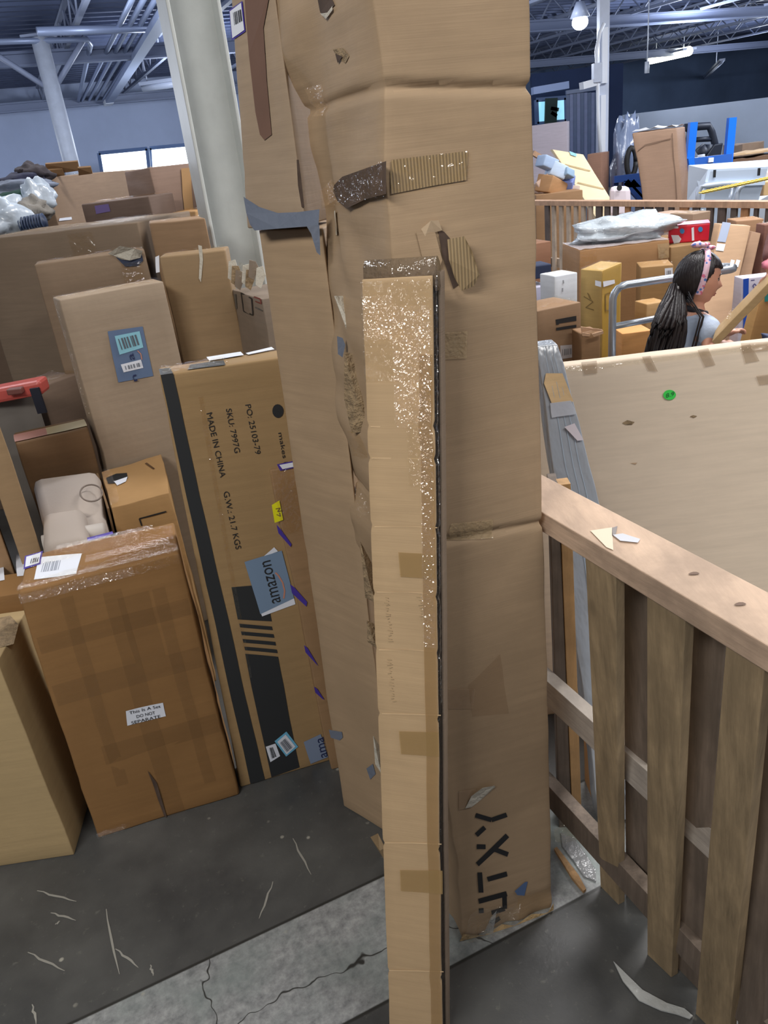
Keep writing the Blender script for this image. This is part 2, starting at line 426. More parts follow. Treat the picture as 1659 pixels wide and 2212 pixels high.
# scratches in the floor coat near the boxes (scuffed lighter marks), one mesh
scr = plain('scuff_mark', (150, 148, 140), .8)
V, Fc = [], []
for (a, b_) in [((60, 2058), (140, 2098)), ((228, 1965), (258, 2105)), ((80, 1925), (165, 1948)), ((110, 1972), (165, 1988)), ((632, 1812), (672, 1890)), ((325, 2085), (332, 2108)), ((70, 2170), (80, 2212)), ((250, 2050), (300, 2090)), ((120, 1998), (130, 1990)), ((590, 1905), (560, 1985))]:
    a = F(*a); b_ = F(*b_); d = b_ - a; L = np.linalg.norm(d); n = np.array([-d[1], d[0], 0]) / L
    k = len(V); m_ = 6
    for i in range(m_ + 1):
        t = i / m_; wd = .0022 * math.sin(math.pi * min(.97, max(.08, t))) + .0004; p = a + d * t + n * (.004 * noise.noise(Vector((t * 4, L * 9, 0)))) + np.array([0, 0, .0012])
        V += [p - n * wd, p + n * wd]
    for i in range(m_): Fc.append((k + 2 * i, k + 2 * i + 1, k + 2 * i + 3, k + 2 * i + 2))
flr = bpy.data.objects['floor']
sc_ = mk('scuff_marks', V, Fc, scr, flr, solid=-1); sc_['kind'] = 'stuff'

# walls
wall_m = plain('painted_block_wall', (172, 184, 212), .8, var=.08, scale=.6)
wall_d = plain('dark_blue_wall', (100, 120, 152), .85, var=.22, scale=.35)
CZ = 4.75
def wallq(name, n0, v0, n1, v1, z0, z1, mat, label, th=.2):
    a, b = NV(n0, v0, 0), NV(n1, v1, 0); d = b - a; L = np.linalg.norm(d); k = np.array([-d[1], d[0], 0]) / L * th
    o = mk(name, *hexa([a + [0, 0, z0], b + [0, 0, z0], b + k + [0, 0, z0], a + k + [0, 0, z0], a + [0, 0, z1], b + [0, 0, z1], b + k + [0, 0, z1], a + k + [0, 0, z1]]), mat)
    return tag(o, label, kind='structure')
NB = 30.0
wallq('wall_back', NB, -30, NB, 14, 0, CZ, wall_m, 'blue-grey painted block wall at the far left')
wallq('wall_right', NB + 6, 14, NB + 6, 70, 0, CZ, wall_d, 'dark blue far wall on the right')
wallq('wall_corner', NB, 14, NB + 6, 14, 0, CZ, wall_d, 'dark blue short return wall')
# block courses low on the far wall
wb = bpy.data.objects['wall_back']
blk = plain('cinder_block', (156, 168, 196), .8, var=.06)
me_block = None
for r in range(6):
    for c in range(-34, -10):
        a = NV(NB - .03, c * .8 + (.4 if r % 2 else 0), 1.0 + r * .4 + .02); e = VDIR * .74; k = NDIR * .03
        if me_block is None:
            me_block = mk('block', *hexa([a, a + e, a + e + k, a + k, a + [0, 0, .35], a + e + [0, 0, .35], a + e + k + [0, 0, .35], a + k + [0, 0, .35]]), blk, wb); a0 = a
        else:
            o = me_block.copy(); COL.objects.link(o); o.location = [float(x) for x in a - a0]

# ceiling deck + joists
ceil_m = plain('painted_steel_deck', (98, 108, 134), .7, var=.08, scale=2)
steel = plain('painted_joist_steel', (138, 146, 168), .55)
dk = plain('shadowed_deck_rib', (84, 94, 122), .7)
ceilo = tag(mk('ceiling', *hexa([NV(-4, -30, CZ), NV(-4, 70, CZ), NV(NB + 7, 70, CZ), NV(NB + 7, -30, CZ), NV(-4, -30, CZ + .1), NV(-4, 70, CZ + .1), NV(NB + 7, 70, CZ + .1), NV(NB + 7, -30, CZ + .1)]), ceil_m), 'painted corrugated steel roof deck on open-web joists', kind='structure')
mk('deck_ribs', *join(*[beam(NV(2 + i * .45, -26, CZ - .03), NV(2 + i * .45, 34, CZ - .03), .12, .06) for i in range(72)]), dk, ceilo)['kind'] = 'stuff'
def truss(v, n0, n1):
    zt, zb = CZ - .1, CZ - .58
    parts = [beam(NV(n0, v, zt), NV(n1, v, zt), .09, .06), beam(NV(n0, v, zb), NV(n1, v, zb), .09, .06)]
    n = n0; k = 0
    while n < n1 - .6:
        parts.append(beam(NV(n, v, zb if k % 2 else zt), NV(n + .6, v, zt if k % 2 else zb), .03, .03)); n += .6; k += 1
    return join(*parts)
for i, v in enumerate([-22, -19.6, -17.2, -14.8, -12.4, -10, -7.6, -5.2, -2.8, -.4, 2, 4.4, 6.8, 9.2, 11.6, 14, 16.4, 18.8, 21.2, 23.6, 26, 28.4]):
    mk('roof_joist', *truss(v, 3.5, NB + (6 if v >= 14 else 0)), steel, ceilo)
for n in (9.5, 19.0, 28.5):
    parts = [beam(NV(n, -28, CZ - .62), NV(n, 36, CZ - .62), .22, .05), beam(NV(n, -28, CZ - .84), NV(n, 36, CZ - .84), .18, .04), beam(NV(n, -28, CZ - .73), NV(n, 36, CZ - .73), .03, .2)]
    mk('roof_girder', *join(*parts), plain('painted_girder', (120, 130, 156), .55), ceilo)

# windows in the far wall (backlit)
glow = plain('daylit_pane', (236, 248, 255), .3, emit=3.0)
frm = plain('window_frame', (70, 92, 130), .5)
def window(name, pts, y, label, pane_mat, mull=()):
    P = [D(px, py, y) for px, py in pts]; c = sum(P) / 4
    n = np.cross(P[1] - P[0], P[3] - P[0]); n /= np.linalg.norm(n)
    if n[1] > 0: n = -n
    o = mk(name, *join(*[beam(P[i], P[(i + 1) % 4], .1, .08, up=n) for i in range(4)]), frm, loc=c); tag(o, label, kind='structure')
    mk('pane', *hexa([p + n * 0 for p in P] + [p + n * .02 for p in P]), pane_mat, o)
    return o
cs = [F(214, 330, 2.15)]
yw = 25.5
window('window_1', [(214, 331), (318, 321), (323, 372), (222, 380)], 25.6, 'bright daylit window pane left of the mullion', glow)
window('window_2', [(324, 320), (424, 311), (428, 362), (327, 371)], 26.0, 'bright daylit window pane right of the mullion', glow)
bluep = plain('pale_blue_pane', (140, 205, 225), .3, emit=.9)
w3 = window('window_3', [(1158, 216), (1222, 211), (1223, 262), (1160, 268)], 22.0, 'pale blue lit window on the dark right side', bluep)

mk('mullion', *beam(D(1189, 268, 21.8), D(1191, 212, 21.8), .30, .1, up=(0, -1, 0)), plain('dark_green_shape', (34, 50, 44), .8), w3)  # added dark shapes for silhouettes seen through the pane, not window parts
mk('latch', *join(beam(D(1189, 234, 21.8), D(1206, 237, 21.8), .1, .08), beam(D(1190, 243, 21.8), D(1202, 251, 21.8), .1, .08)), plain('dark_green_shape', (34, 50, 44), .8), w3)
# columns
colm = plain('cream_column_paint', (196, 200, 198), .45, var=.06, bump=.1)
def hcol(label, px, py, y, wd, name='steel_column', depth=None, rz=.35):
    p = D(px, py, y); t = thing(name, label, 'column', (p[0], p[1], 0)); c, s_ = math.cos(rz), math.sin(rz); ex = np.array([c, s_, 0]) * wd / 2; ey = np.array([-s_, c, 0]) * (depth or wd) / 2
    P0 = np.array([p[0], p[1], 0]); th = wd * .06
    def bx(a, b, e, f):  # local extents
        q = [P0 + ex * a + ey * b, P0 + ex * e + ey * b, P0 + ex * e + ey * f, P0 + ex * a + ey * f]
        return hexa(q + [v + [0, 0, CZ - .6] for v in q])
    mk('flange', *bx(-1, -1, -.86, 1), colm, t, bevel=.004); mk('flange', *bx(.86, -1, 1, 1), colm, t, bevel=.004); mk('web', *bx(-.86, -.12, .86, .12), colm, t)
    q = [P0 + ex * a + ey * b for a, b in ((-1.3, -1.3), (1.3, -1.3), (1.3, 1.3), (-1.3, 1.3))]
    mk('base_plate', *hexa(q + [v + [0, 0, .02] for v in q]), colm, t)
    return t
hcol('cream painted steel H-column rising behind the stacked boxes', 508, 560, 3.45, .20, rz=.35)
pc = D(152, 345, 16.5)
t = thing('round_column', 'white round steel column on the left under a pipe junction', 'column', (pc[0], pc[1], 0))
mk('shaft', *tube([(pc[0], pc[1], 0), (pc[0], pc[1], CZ - .6)], .15, 14), plain('white_paint', (186, 192, 204), .5, var=.08), t, smooth=True)
mk('cap_plate', *hexa(boxc(pc[0] - .25, pc[0] + .25, pc[1] - .25, pc[1] + .25, CZ - .64, CZ - .6)), steel, t)
for sx_, sy_ in ((-1.6, -.6), (1.2, .6), (-.5, 1.2)):
    mk('knee_brace', *tube([(pc[0], pc[1], CZ - 1.5), (pc[0] + sx_ * .6, pc[1] + sy_ * .6, CZ - .66)], .05, 8), steel, t, smooth=True)

# conduits: down the far wall, then along the roof towards the front
pm = plain('galvanised_conduit', (150, 162, 190), .4, metal=.3)
wbk = bpy.data.objects['wall_back']
for i in range(4):
    w0 = F(163 + i * 13, 246, 4.05); g0 = D(205 + i * 16, 372, w0[1] + .6); a1 = F(255 + i * 22, 60, 4.05)
    o_ = NDIR * (NB - .08 - w0 @ NDIR) * 0; path = [(w0[0], w0[1], 0), tuple(w0), tuple(a1), tuple(a1 + (a1 - w0) * .35)]
    o = mk('conduit', *tube(path, .045, 8), pm, wbk, smooth=True)
a = F(0, 90, 4.05); b_ = F(198, 85, 4.05); c_ = F(163, 246, 4.05)
mk('sprinkler_pipe', *tube([a - (b_ - a) * .3, b_ - (b_ - a) * .05, b_ + (c_ - b_) * .04, c_ + (b_ - c_) * .1], .05, 8), pm, ceilo, smooth=True)
a = F(80, 68, 4.0); b_ = F(345, 60, 4.0)
mk('tie_pipe', *tube([a, b_], .07, 8), pm, ceilo, smooth=True)
a = F(232, 225, 3.9); b_ = F(372, 5, 3.9)
o = tag(mk('roof_duct', *beam(a, b_ + (b_ - a) * .2, .22, .10), pm, loc=tuple(a)), 'long pale sloping tray ending in a white tip above the window', 'duct')
mk('end_cap', *beam(a, a + (b_ - a) * .06, .24, .12), plain('bright_white', (232, 236, 244), .4), o)

# roof lamps (fixtures; lit ones glow)
lampm = plain('lit_tube', (255, 252, 225), .3, emit=9)
lampc = plain('lit_bulb', (225, 238, 255), .3, emit=14)
house = plain('lamp_housing', (170, 178, 196), .4)
def strip_lamp(label, pa, pb, z, lit=True, wd=.16):
    a, b = F(*pa, z), F(*pb, z)
    t = thing('strip_lamp', label, 'lamp', a)
    mk('housing', *beam(a + [0, 0, .08], b + [0, 0, .08], wd * 1.4, .08), house, t)
    mk('tube', *tube([a, b], wd * .35, 8), lampm if lit else house, t, smooth=True)
    for k in (.15, .85):
        p = a + (b - a) * k; mk('hanger', *tube([p + [0, 0, .1], (p[0], p[1], CZ - .1)], .02, 6), house, t)
strip_lamp('lit fluorescent strip lamp hanging at the upper right', (1405, 129), (1490, 110), 3.95, wd=.5)
strip_lamp('faint pale strip lamp above the bright window', (308, 190), (392, 178), 3.9, lit=False, wd=.3)
strip_lamp('unlit slanting strip lamp right of the lit one', (1503, 188), (1560, 134), 3.3, lit=False, wd=.15)
p = F(1253, 48, 3.5); t = thing('high_bay_lamp', 'round glowing high-bay lamp near the roof left of the white pole', 'lamp', p)
mk('bulb', *blob(p, (.16, .16, .14), amp=0), lampc, t, smooth=True); mk('reflector', *tube([p + [0, 0, .08], p + [0, 0, .35]], .2, 14, taper=[.2, .08]), house, t, smooth=True)
mk('stem', *tube([p + [0, 0, .35], (p[0], p[1], CZ)], .02, 6), house, t)
p = D(1397, 158, 22); p2_ = D(1398, 133, 22)
tag(mk('hanging_tube', *join(tube([p, p2_], .06, 8), tube([p2_, (p2_[0], p2_[1], CZ)], .015, 6)), plain('bright_white', (232, 236, 244), .4), smooth=True, loc=tuple(p)), 'short white vertical tube hanging left of the lit strip lamp', 'pipe')

# far right: low pale partition, dark recess, strip curtain
part_m = plain('pale_partition', (196, 206, 220), .7, var=.08, scale=.8)
a = D(1335, 290, 24); b_ = D(1700, 214, 24)
a[2] = b_[2] = 1.78
k = np.array([0, .15, 0]); lo = lambda p: np.array([p[0], p[1], 0])
tag(mk('wall_partition', *hexa([lo(a), lo(b_), lo(b_) + k, lo(a) + k, a, b_, b_ + k, a + k]), part_m), 'low pale grey partition wall across the far right', kind='structure')
for x0, x1 in ((1590, 1592), (1640, 1642)):
    pass
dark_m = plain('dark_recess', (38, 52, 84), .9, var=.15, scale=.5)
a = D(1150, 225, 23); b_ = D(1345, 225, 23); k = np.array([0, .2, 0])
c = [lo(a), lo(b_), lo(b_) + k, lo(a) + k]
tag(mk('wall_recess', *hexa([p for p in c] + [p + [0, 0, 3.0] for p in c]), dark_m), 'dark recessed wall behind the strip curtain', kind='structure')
tb = thing('wall_ledge', 'white lit ledge above the pale blue window', 'ledge', D(1160, 200, 21.5))
mk('board', *beam(D(1150, 197, 21.5), D(1226, 184, 21.5), .3, .16), plain('ledge_white', (150, 165, 200), .6), tb)
ct = thing('strip_curtain', 'dark hanging plastic strip curtain beside the pale blue window', 'curtain', lo(D(1258, 380, 20)))
cm = [plain('curtain_strip', (66, 78, 104), .4, var=.1), plain('curtain_strip_pale', (92, 100, 128), .4, var=.1)]
for i in range(9):
    x = 1228 + i * 7.5; a = D(x, 385, 20); a[2] = .02; top = D(x - 1, 200, 20)
    mk('strip', *hexa([a + [-.04, 0, 0], a + [.04, .01, 0], a + [.04, .03, 0], a + [-.04, .02, 0]] + [np.array([a[0] + q, a[1] + w_, top[2]]) for q, w_ in ((-.04, 0), (.04, .01), (.04, .03), (-.04, .02))]), cm[i % 2], ct)
mk('rail', *beam(D(1222, 200, 20), D(1292, 190, 20), .08, .08), cm[0], ct)
# ================================================================ CENTRE: the tall cartons and the narrow one leaning on them
KR = card((166, 142, 114)); KRd = card((150, 128, 98)); KRg = card((158, 138, 116)); KRw = card((172, 138, 92))
KRb = card((142, 106, 66), var=.1); KRt = card((200, 176, 146)); EDGE = plain('torn_board_core', (154, 132, 102), .9, bump=.8, var=.3, scale=60)
DARKC = plain('dark_hole', (80, 64, 54), .9, var=.3, scale=30); PALE = plain('peeled_paper', (196, 190, 176), .7, bump=.5, scale=40)
CORR = None
def corr_mat():
    mt, nt, b = newmat('exposed_corrugation'); base = lin((168, 146, 112))
    wv = nt.nodes.new('ShaderNodeTexWave'); wv.bands_direction = 'X'; wv.inputs['Scale'].default_value = 70
    nt.links.new(coords(nt, (1, .3, 0)), wv.inputs['Vector'])
    nt.links.new(mixcol(nt, wv.outputs['Fac'], tuple(x * .62 for x in base), tuple(x * 1.15 for x in base)), b.inputs['Base Color'])
    bp = nt.nodes.new('ShaderNodeBump'); bp.inputs['Strength'].default_value = .5; bp.inputs['Distance'].default_value = .003
    nt.links.new(wv.outputs['Fac'], bp.inputs['Height']); nt.links.new(bp.outputs[0], b.inputs['Normal']); b.inputs['Roughness'].default_value = .35
    return mt
CORR = corr_mat()
GREYT = film('grey_duct_tape', (110, 118, 134), 1, .35, .3, 30)

# tall main carton
P0 = F(1000, 2035); P1 = F(1195, 1960); P3 = F(868, 1800); P2 = P1 + np.array([-.118, .30, 0])
TOPZ = 2.35
up_ = lambda p, q=(0, 0): np.array([p[0] + q[0], p[1] + q[1], TOPZ])
def crush(s, a, b, w_, p):
    # left face: buckled wall; the more toward the back-left edge the stronger
    k = (1 - a) * (0.3 + .7 * b)
    q = Vector(p) * 6
    p = p + np.array([-1, -.3, 0]) * k * (0.026 * noise.noise(q + Vector((9, 2, 0))) + .012 * noise.noise(q * 2.5))
    if w_ < .05:   # crumpled foot
        p = p + np.array(noise.noise_vector(Vector(p) * 22)) * .010 * (1 - w_ / .05) * np.array([1, 1, .2])
        p[2] = max(p[2], .001)
    return p
main = Carton('tall kraft carton standing upright at centre, taped, dented and torn on its front', [P0, P1, P2, P3, up_(P0), up_(P1), up_(P2), up_(P3)],
    KR, n=(16, 12, 400), amp=.0035, freq=5, bevel=.004, extra=crush,
    creases=[(.688, -.007, .009, .0024), (.410, -.007, .007, .0024), (.58, 0, .002, .01)])
W = main
# ribbed tape pieces
W.decal('F', [(848, 417), (1012, 388), (1010, 326), (846, 345)], CORR, 'ribbed_tape', n=(6, 3))
W.decal('F', [(848, 417), (1016, 389), (1014, 325), (846, 344)], TAPE(), 'clear_tape', off=.0026, n=(8, 4), wob=.002)
W.decal('F', [(950, 778), (1006, 776), (1006, 716), (950, 720)], film('ribbed_tape_pale', (190, 166, 128), .5, .2, .6, 60), 'tape_square')
W.decal('F', [(962, 1168), (1066, 1160), (1064, 1120), (975, 1128)], film('ribbed_tape_pale', (190, 166, 128), .5, .2, .6, 60), 'tape_square', off=.002)
W.decal('F', [(965, 1530), (1020, 1530), (1026, 1486), (965, 1486)], film('cloudy_tape', (178, 150, 120), .55, .2, .4, 20), 'tape_square')
W.decal('F', [(1018, 1548), (1096, 1540), (1078, 1410), (1012, 1478)], film('cloudy_tape', (170, 138, 104), .25, .4, .1, 20), 'tape_square')
# exposed dark strip under clear tape on the left face
W.patch('L', [(728, 398), (748, 380), (790, 366), (846, 345), (850, 415), (800, 428), (760, 448), (735, 432), (724, 412)], DARKC, 'torn_strip', off=.007)
q_ = [W.uv('L', *p) for p in [(690, 452), (850, 420), (846, 342), (686, 412)]]; W.quad_uv('L', q_, TAPE(), 'clear_tape', off=.009, n=(10, 5), wob=.006)
q_ = [W.uv('L', *p) for p in [(692, 448), (740, 430), (730, 385), (688, 410)]]; W.quad_uv('L', q_, GLINT(), 'crinkled_tape', off=.010, n=(14, 14), jit=.003)
q_ = [W.uv('L', *p) for p in [(668, 252), (700, 248), (698, 180), (662, 190)]]; W.quad_uv('L', q_, GLINT(), 'clear_tape', off=.004, n=(10, 20), jit=.003)
W.patch('L', [(690, 0), (716, -4), (724, 12), (706, 32), (694, 28)], DARKC, 'hole'); W.patch('L', [(696, 30), (712, 28), (722, 14), (722, 24), (708, 42)], PALE, 'torn_edge', off=.003)
W.patch('L', [(718, 108), (734, 106), (750, 124), (742, 140), (726, 124)], EDGE, 'puncture', off=.001); W.patch('L', [(725, 118), (738, 124), (730, 138)], DARKC, 'hole', off=.003)
W.decal('L', [(711, 510), (727, 505), (722, 454), (708, 460)], plain('cream_paper', (206, 200, 182), .5), 'label', off=.003)
# puncture with a folded-out flap on the front
W.patch('F', [(948, 492), (962, 500), (975, 516), (985, 560), (992, 612), (976, 625), (966, 590), (956, 548)], DARKC, 'hole', off=.0012)
fl = W.patch('F', [(966, 516), (995, 508), (1006, 540), (1019, 590), (1012, 616), (990, 628), (978, 600), (968, 560)], CORR, 'torn_flap', off=.004, curl=[0, .012, .02, .02, .012, .004, 0, 0])
W.patch('F', [(912, 492), (930, 474), (946, 474), (955, 496), (940, 500), (920, 508)], PALE if False else KRt, 'torn_edge', off=.003, curl=[0, .006, .006, .002, 0, 0])
W.patch('F', [(902, 497), (940, 500), (952, 560), (938, 600), (915, 560)], KR, 'pushed_panel', off=.0015, curl=[0, .004, .006, .004, 0])
# peeled label, blue scrap, clear film near the foot
W.patch('F', [(1003, 1742), (1016, 1712), (1038, 1690), (1064, 1686), (1068, 1694), (1040, 1722), (1016, 1740)], PALE, 'peeled_label', off=.003, curl=[0, .004, .01, .01, .004, 0, 0])
W.patch('F', [(990, 1745), (1003, 1742), (1030, 1700), (992, 1705)], film('cloudy_tape', (178, 150, 120), .55, .2, .4, 20), 'tape_square', off=.0025)
W.patch('F', [(1112, 1920), (1136, 1900), (1142, 1899), (1135, 1929), (1118, 1928)], plain('blue_scrap', (86, 110, 150), .5), 'blue_scrap', off=.003)
W.patch('F', [(1045, 1985), (1100, 1950), (1124, 1945), (1112, 1985), (1085, 2010), (1030, 2030), (1000, 2032), (1020, 1995)], WRAP(), 'loose_film', off=.004, curl=[0, .008, .01, .006, .012, .012, .004, .01])
W.patch('F', [(1038, 2010), (1052, 1965), (1064, 1950), (1056, 2000), (1046, 2022)], film('milky_film', (190, 192, 190), .55, .1, .8, 40), 'loose_film', off=.008, curl=[0, .01, .01, .01, 0])
W.patch('F', [(990, 2034), (1000, 2010), (1040, 2016), (1085, 1994), (1110, 1998), (1150, 1968), (1180, 1966), (1196, 1945), (1197, 1962), (1150, 1984), (1090, 2012), (1035, 2030)], plain('torn_pale_edge', (188, 158, 112), .8, bump=.8, var=.2, scale=60), 'frayed_edge', off=.003, curl=[0, .002, .006, .003, .008, .003, .008, 0, .004, .006, .006, .004])
W.decal('F', [(1000, 2030), (1105, 2000), (1128, 1940), (1010, 1965)], WRAP(), 'clear_tape', off=.005, n=(8, 6), wob=.008)
W.decal('F', [(1120, 1990), (1190, 1962), (1190, 1910), (1120, 1935)], TAPE(), 'clear_tape', off=.003, n=(5, 4), wob=.003)
# block lettering printed on the lower front
k = lambda x, y: (900 + x / 4.4235, 1600 + y / 4.4235)
segs = [[(548, 705), (705, 755), (858, 705)], [(560, 900), (640, 828)], [(566, 1185), (858, 905)], [(562, 1012), (648, 1016)], [(712, 1032), (858, 1082)],
        [(596, 1258), (602, 1450)], [(672, 1322), (860, 1262)], [(578, 1530), (862, 1445)], [(838, 1445), (842, 1600)], [(716, 1632), (842, 1598)], [(706, 1742), (800, 1692)], [(584, 1618), (632, 1612)]]
W.strokes('F', [[k(*p) for p in s_] for s_ in segs], 10.5, INK(), 'printed_letters')
W.body.data.materials[0] = KR

# tall carton behind-left: lower part and taped sleeve on top
A = F(742, 1741); B = F(857, 1812)
At = ext(A, D(556, 490, 1.53), 1.45); Bt = ext(B, D(694, 490, 1.40), 1.45)
At = np.array([At[0], At[1], 1.445]); Bt = np.array([Bt[0], Bt[1], 1.445])
def quadback(a, b, w_):
    d = b - a; d /= np.linalg.norm(d); return np.array([-d[1], d[0], 0]) * w_
kb = np.array([.03, .16, 0])
low = Carton('tall plain kraft carton behind-left of the centre one, grey duct tape round its middle', [A, B, B + kb, A + kb, At, Bt, Bt + kb, At + kb], KR, n=(8, 6, 40), amp=.003, freq=5, bevel=.003, creases=[(.53, .02, .003, .006)])
s0 = D(533, 472, 1.52); s1 = D(500, 0, 1.52); r0 = D(655, 440, 1.40); r1 = D(596, 0, 1.40)
zS = 1.452
SA, SAt, SB, SBt = ext(s0, s1, zS), ext(s0, s1, 2.3), ext(r0, r1, zS), ext(r0, r1, 2.3)
kS = np.array([.045, .13, 0])
sleeve = Carton(None, [SA, SB, SB + kS, SA + kS, SAt, SBt, SBt + kS, SAt + kS], card((162, 142, 120)), n=(6, 6, 36), amp=.003, bevel=.003, creases=[(.135, .03, .004, .008)], root=low.root, body='sleeve')
S = sleeve
S.patch('F', [(528, -30), (588, -30), (572, 60), (578, 180), (588, 290), (572, 302), (562, 290), (552, 240), (540, 120)], plain('dark_groove', (112, 84, 70), .8, var=.1), 'torn_strip')
lb = S.decal('F', [(503, 88), (533, 68), (526, 2), (497, 22)], PURP(), 'label'); l2 = S.decal('F', [(505, 83), (531, 65), (524, 6), (499, 25)], WHITE(), 'label_paper', parent=lb, off=.0022)
S.bars('F', [(510, 55), (528, 45), (525, 20), (507, 28)], INK(), 10, parent=lb, off=.003)
S.patch('F', [(643, 345), (648, 345), (655, 400), (660, 448), (654, 448), (646, 400)], DARKC, 'slit', off=.002)
S.decal('F', [(520, 500), (700, 484), (698, 452), (518, 440)], GREYT, 'duct_tape', off=.003, n=(8, 3), wob=.002) if False else None
# duct tape: wraps the joint
tp = mk('duct_tape', [D(x, y, yy) for x, y, yy in ((526, 425, 1.49), (560, 447, 1.47), (600, 460, 1.44), (645, 458, 1.40), (690, 452, 1.37), (688, 488, 1.365), (650, 490, 1.385), (600, 494, 1.43), (550, 498, 1.475), (540, 485, 1.485), (532, 460, 1.49))], [tuple(range(11))], GREYT, low.root, solid=-1)
tp2 = mk('tape_tail', [D(x, y, 1.365) for x, y in ((662, 488), (690, 486), (692, 552), (684, 545), (672, 505))], [(0, 1, 2, 3, 4)], GREYT, low.root, solid=-1)
low.patch('F', [(712, 1575), (740, 1580), (742, 1592), (735, 1598), (716, 1592)], GREYT, 'tape_scrap', off=.002)
low.patch('F', [(792, 1660), (806, 1650), (812, 1672), (800, 1684)], GREYT, 'tape_scrap', off=.002)
# torn board and film hanging in the gap between the two tall cartons
gapm = [KRd, PALE, TAPE(), EDGE, WRAP()]
for pts, mi, y in [([(722, 640), (740, 640), (775, 690), (800, 760), (760, 745), (745, 700)], 1, 1.33), ([(744, 760), (800, 770), (802, 930), (760, 935), (745, 860)], 3, 1.32), ([(750, 930), (802, 940), (802, 990), (762, 985)], 2, 1.315),
                   ([(765, 1045), (800, 1075), (802, 1110), (770, 1120)], 4, 1.31), ([(778, 1170), (806, 1225), (812, 1300), (790, 1290)], 3, 1.31), ([(792, 1340), (815, 1350), (815, 1400), (795, 1385)], 3, 1.30),
                   ([(806, 1590), (824, 1620), (824, 1670), (812, 1650)], 1, 1.30), ([(800, 1808), (816, 1800), (832, 1830), (834, 1860), (820, 1838)], 0, 1.33)]:
    V = [D(px, py, y + .012 * math.sin(i * 2.1)) for i, (px, py) in enumerate(pts)]; V.append(sum(V) / len(V) + [0, -.012, 0]); n_ = len(pts)
    mk('torn_board' if mi in (0, 1, 3) else 'loose_tape', V, [(i, (i + 1) % n_, n_) for i in range(n_)], gapm[mi], main.root, solid=.002 if mi in (0, 1, 3) else -1)
mk('tape_scrap', [D(x, y, 1.33) for x, y in ((728, 726), (740, 730), (746, 745), (740, 772), (730, 765))], [(0, 1, 2, 3, 4)], GREYT, low.root, solid=-1)

# narrow flattened carton leaning on the main one: face slab, dark gap, back slab
T0 = D(780, 603, 1.055); T1 = D(933, 588, 1.012); T0[2] = T1[2] = 1.402
G0 = F(843, 2262); G1 = F(951, 2247) + np.array([0, -.028, 0])
d = (T1 - T0); d /= np.linalg.norm(d); kt = np.array([-d[1], d[0], 0]); kt2 = kt.copy()
kf = quadback(G0, G1, 1.0)
fore_cr = [(w_, 0, .0028, .003) for w_ in (.86, .828, .754, .679, .609, .527, .344, .138)]
t1_ = .005; kf = np.array([.46, .89, 0]); kt = np.array([.46, .89, 0])
fore = Carton('narrow flat kraft carton leaning in front of the tall one, glossy taped top', [G0, G1, G1 + kf * t1_, G0 + kf * t1_, T0, T1, T1 + kt * t1_, T0 + kt * t1_], card((188, 160, 124), var=.08), n=(5, 1, 180), amp=.0014, freq=6, bevel=.0015, creases=fore_cr, body='front_panel')
ins = np.array([d[0], d[1], 0]) * .003
Carton(None, [G0 + kf * t1_ + ins, G1 + kf * t1_ - ins, G1 + kf * .029 - ins, G0 + kf * .029 + ins, T0 + kt * t1_ + ins - [0, 0, .004], T1 + kt * t1_ - ins - [0, 0, .004], T1 + kt * .029 - ins - [0, 0, .004], T0 + kt * .029 + ins - [0, 0, .004]], plain('shadowed_core', (30, 30, 32), .16, bump=.9, scale=60), n=(2, 1, 60), amp=.001, bevel=0, root=fore.root, body='inner_core')  # near-black filler paints the shade in the gap between the slabs
Carton(None, [G0 + kf * .029, G1 + kf * .029, G1 + kf * .046, G0 + kf * .046, T0 + kt * .029, T1 + kt * .029, T1 + kt * .046, T0 + kt * .046], card((150, 132, 114), corr=1.5), n=(4, 1, 90), amp=.0014, bevel=.001, root=fore.root, body='back_panel')
f = fore
# long edge tape in uv
f.quad_uv('F', [(.80, 0), (.995, 0), (.995, .93), (.80, .93)], film('edge_tape', (172, 138, 92), .6, .18, .25, 14), 'edge_tape', n=(2, 40), off=.0012)
for q in ([(866, 1245), (942, 1250), (940, 1196), (862, 1192)], [(866, 1628), (948, 1634), (948, 1580), (862, 1578)], [(866, 1924), (956, 1930), (956, 1880), (864, 1878)]):
    f.decal('F', q, film('patch_tape', (174, 142, 92), .6, .2, .15, 10), 'tape_patch', off=.0022)
f.quad_uv('F', [(0.0, .905), (1, .905), (1, .998), (0.0, .998)], WRAP(), 'shrink_wrap', n=(10, 16), off=.0028, wob=.004)
f.quad_uv('F', [(.62, .80), (.98, .80), (.98, .905), (.62, .905)], WRAP(), 'shrink_wrap', n=(6, 12), off=.0032, wob=.004)
f.quad_uv('F', [(.44, .86), (.97, .86), (.97, .975), (.44, .975)], GLINT(), 'crinkled_film', n=(22, 60), off=.0035, jit=.0016)
f.quad_uv('F', [(.02, .945), (.44, .945), (.44, .985), (.02, .985)], GLINT(), 'crinkled_film', n=(18, 20), off=.0035, jit=.0014)
f.quad_uv('F', [(.80, .62), (.99, .62), (.99, .86), (.80, .86)], GLINT(), 'crinkled_film', n=(8, 110), off=.0035, jit=.0012)
f.quad_uv('R', [(0, .55), (1, .55), (1, 1), (0, 1)], GLINT(), 'crinkled_film', n=(3, 160), off=.004, jit=.002)
mk('top_cap', *tube([T0 + kt * .02 + [0, 0, 0], T1 + kt * .02 + [0, 0, 0]], .014, 10, flat=1.6), film('cap_wrap', (128, 110, 90), .8, .07, .8, 45), fore.root, smooth=True)
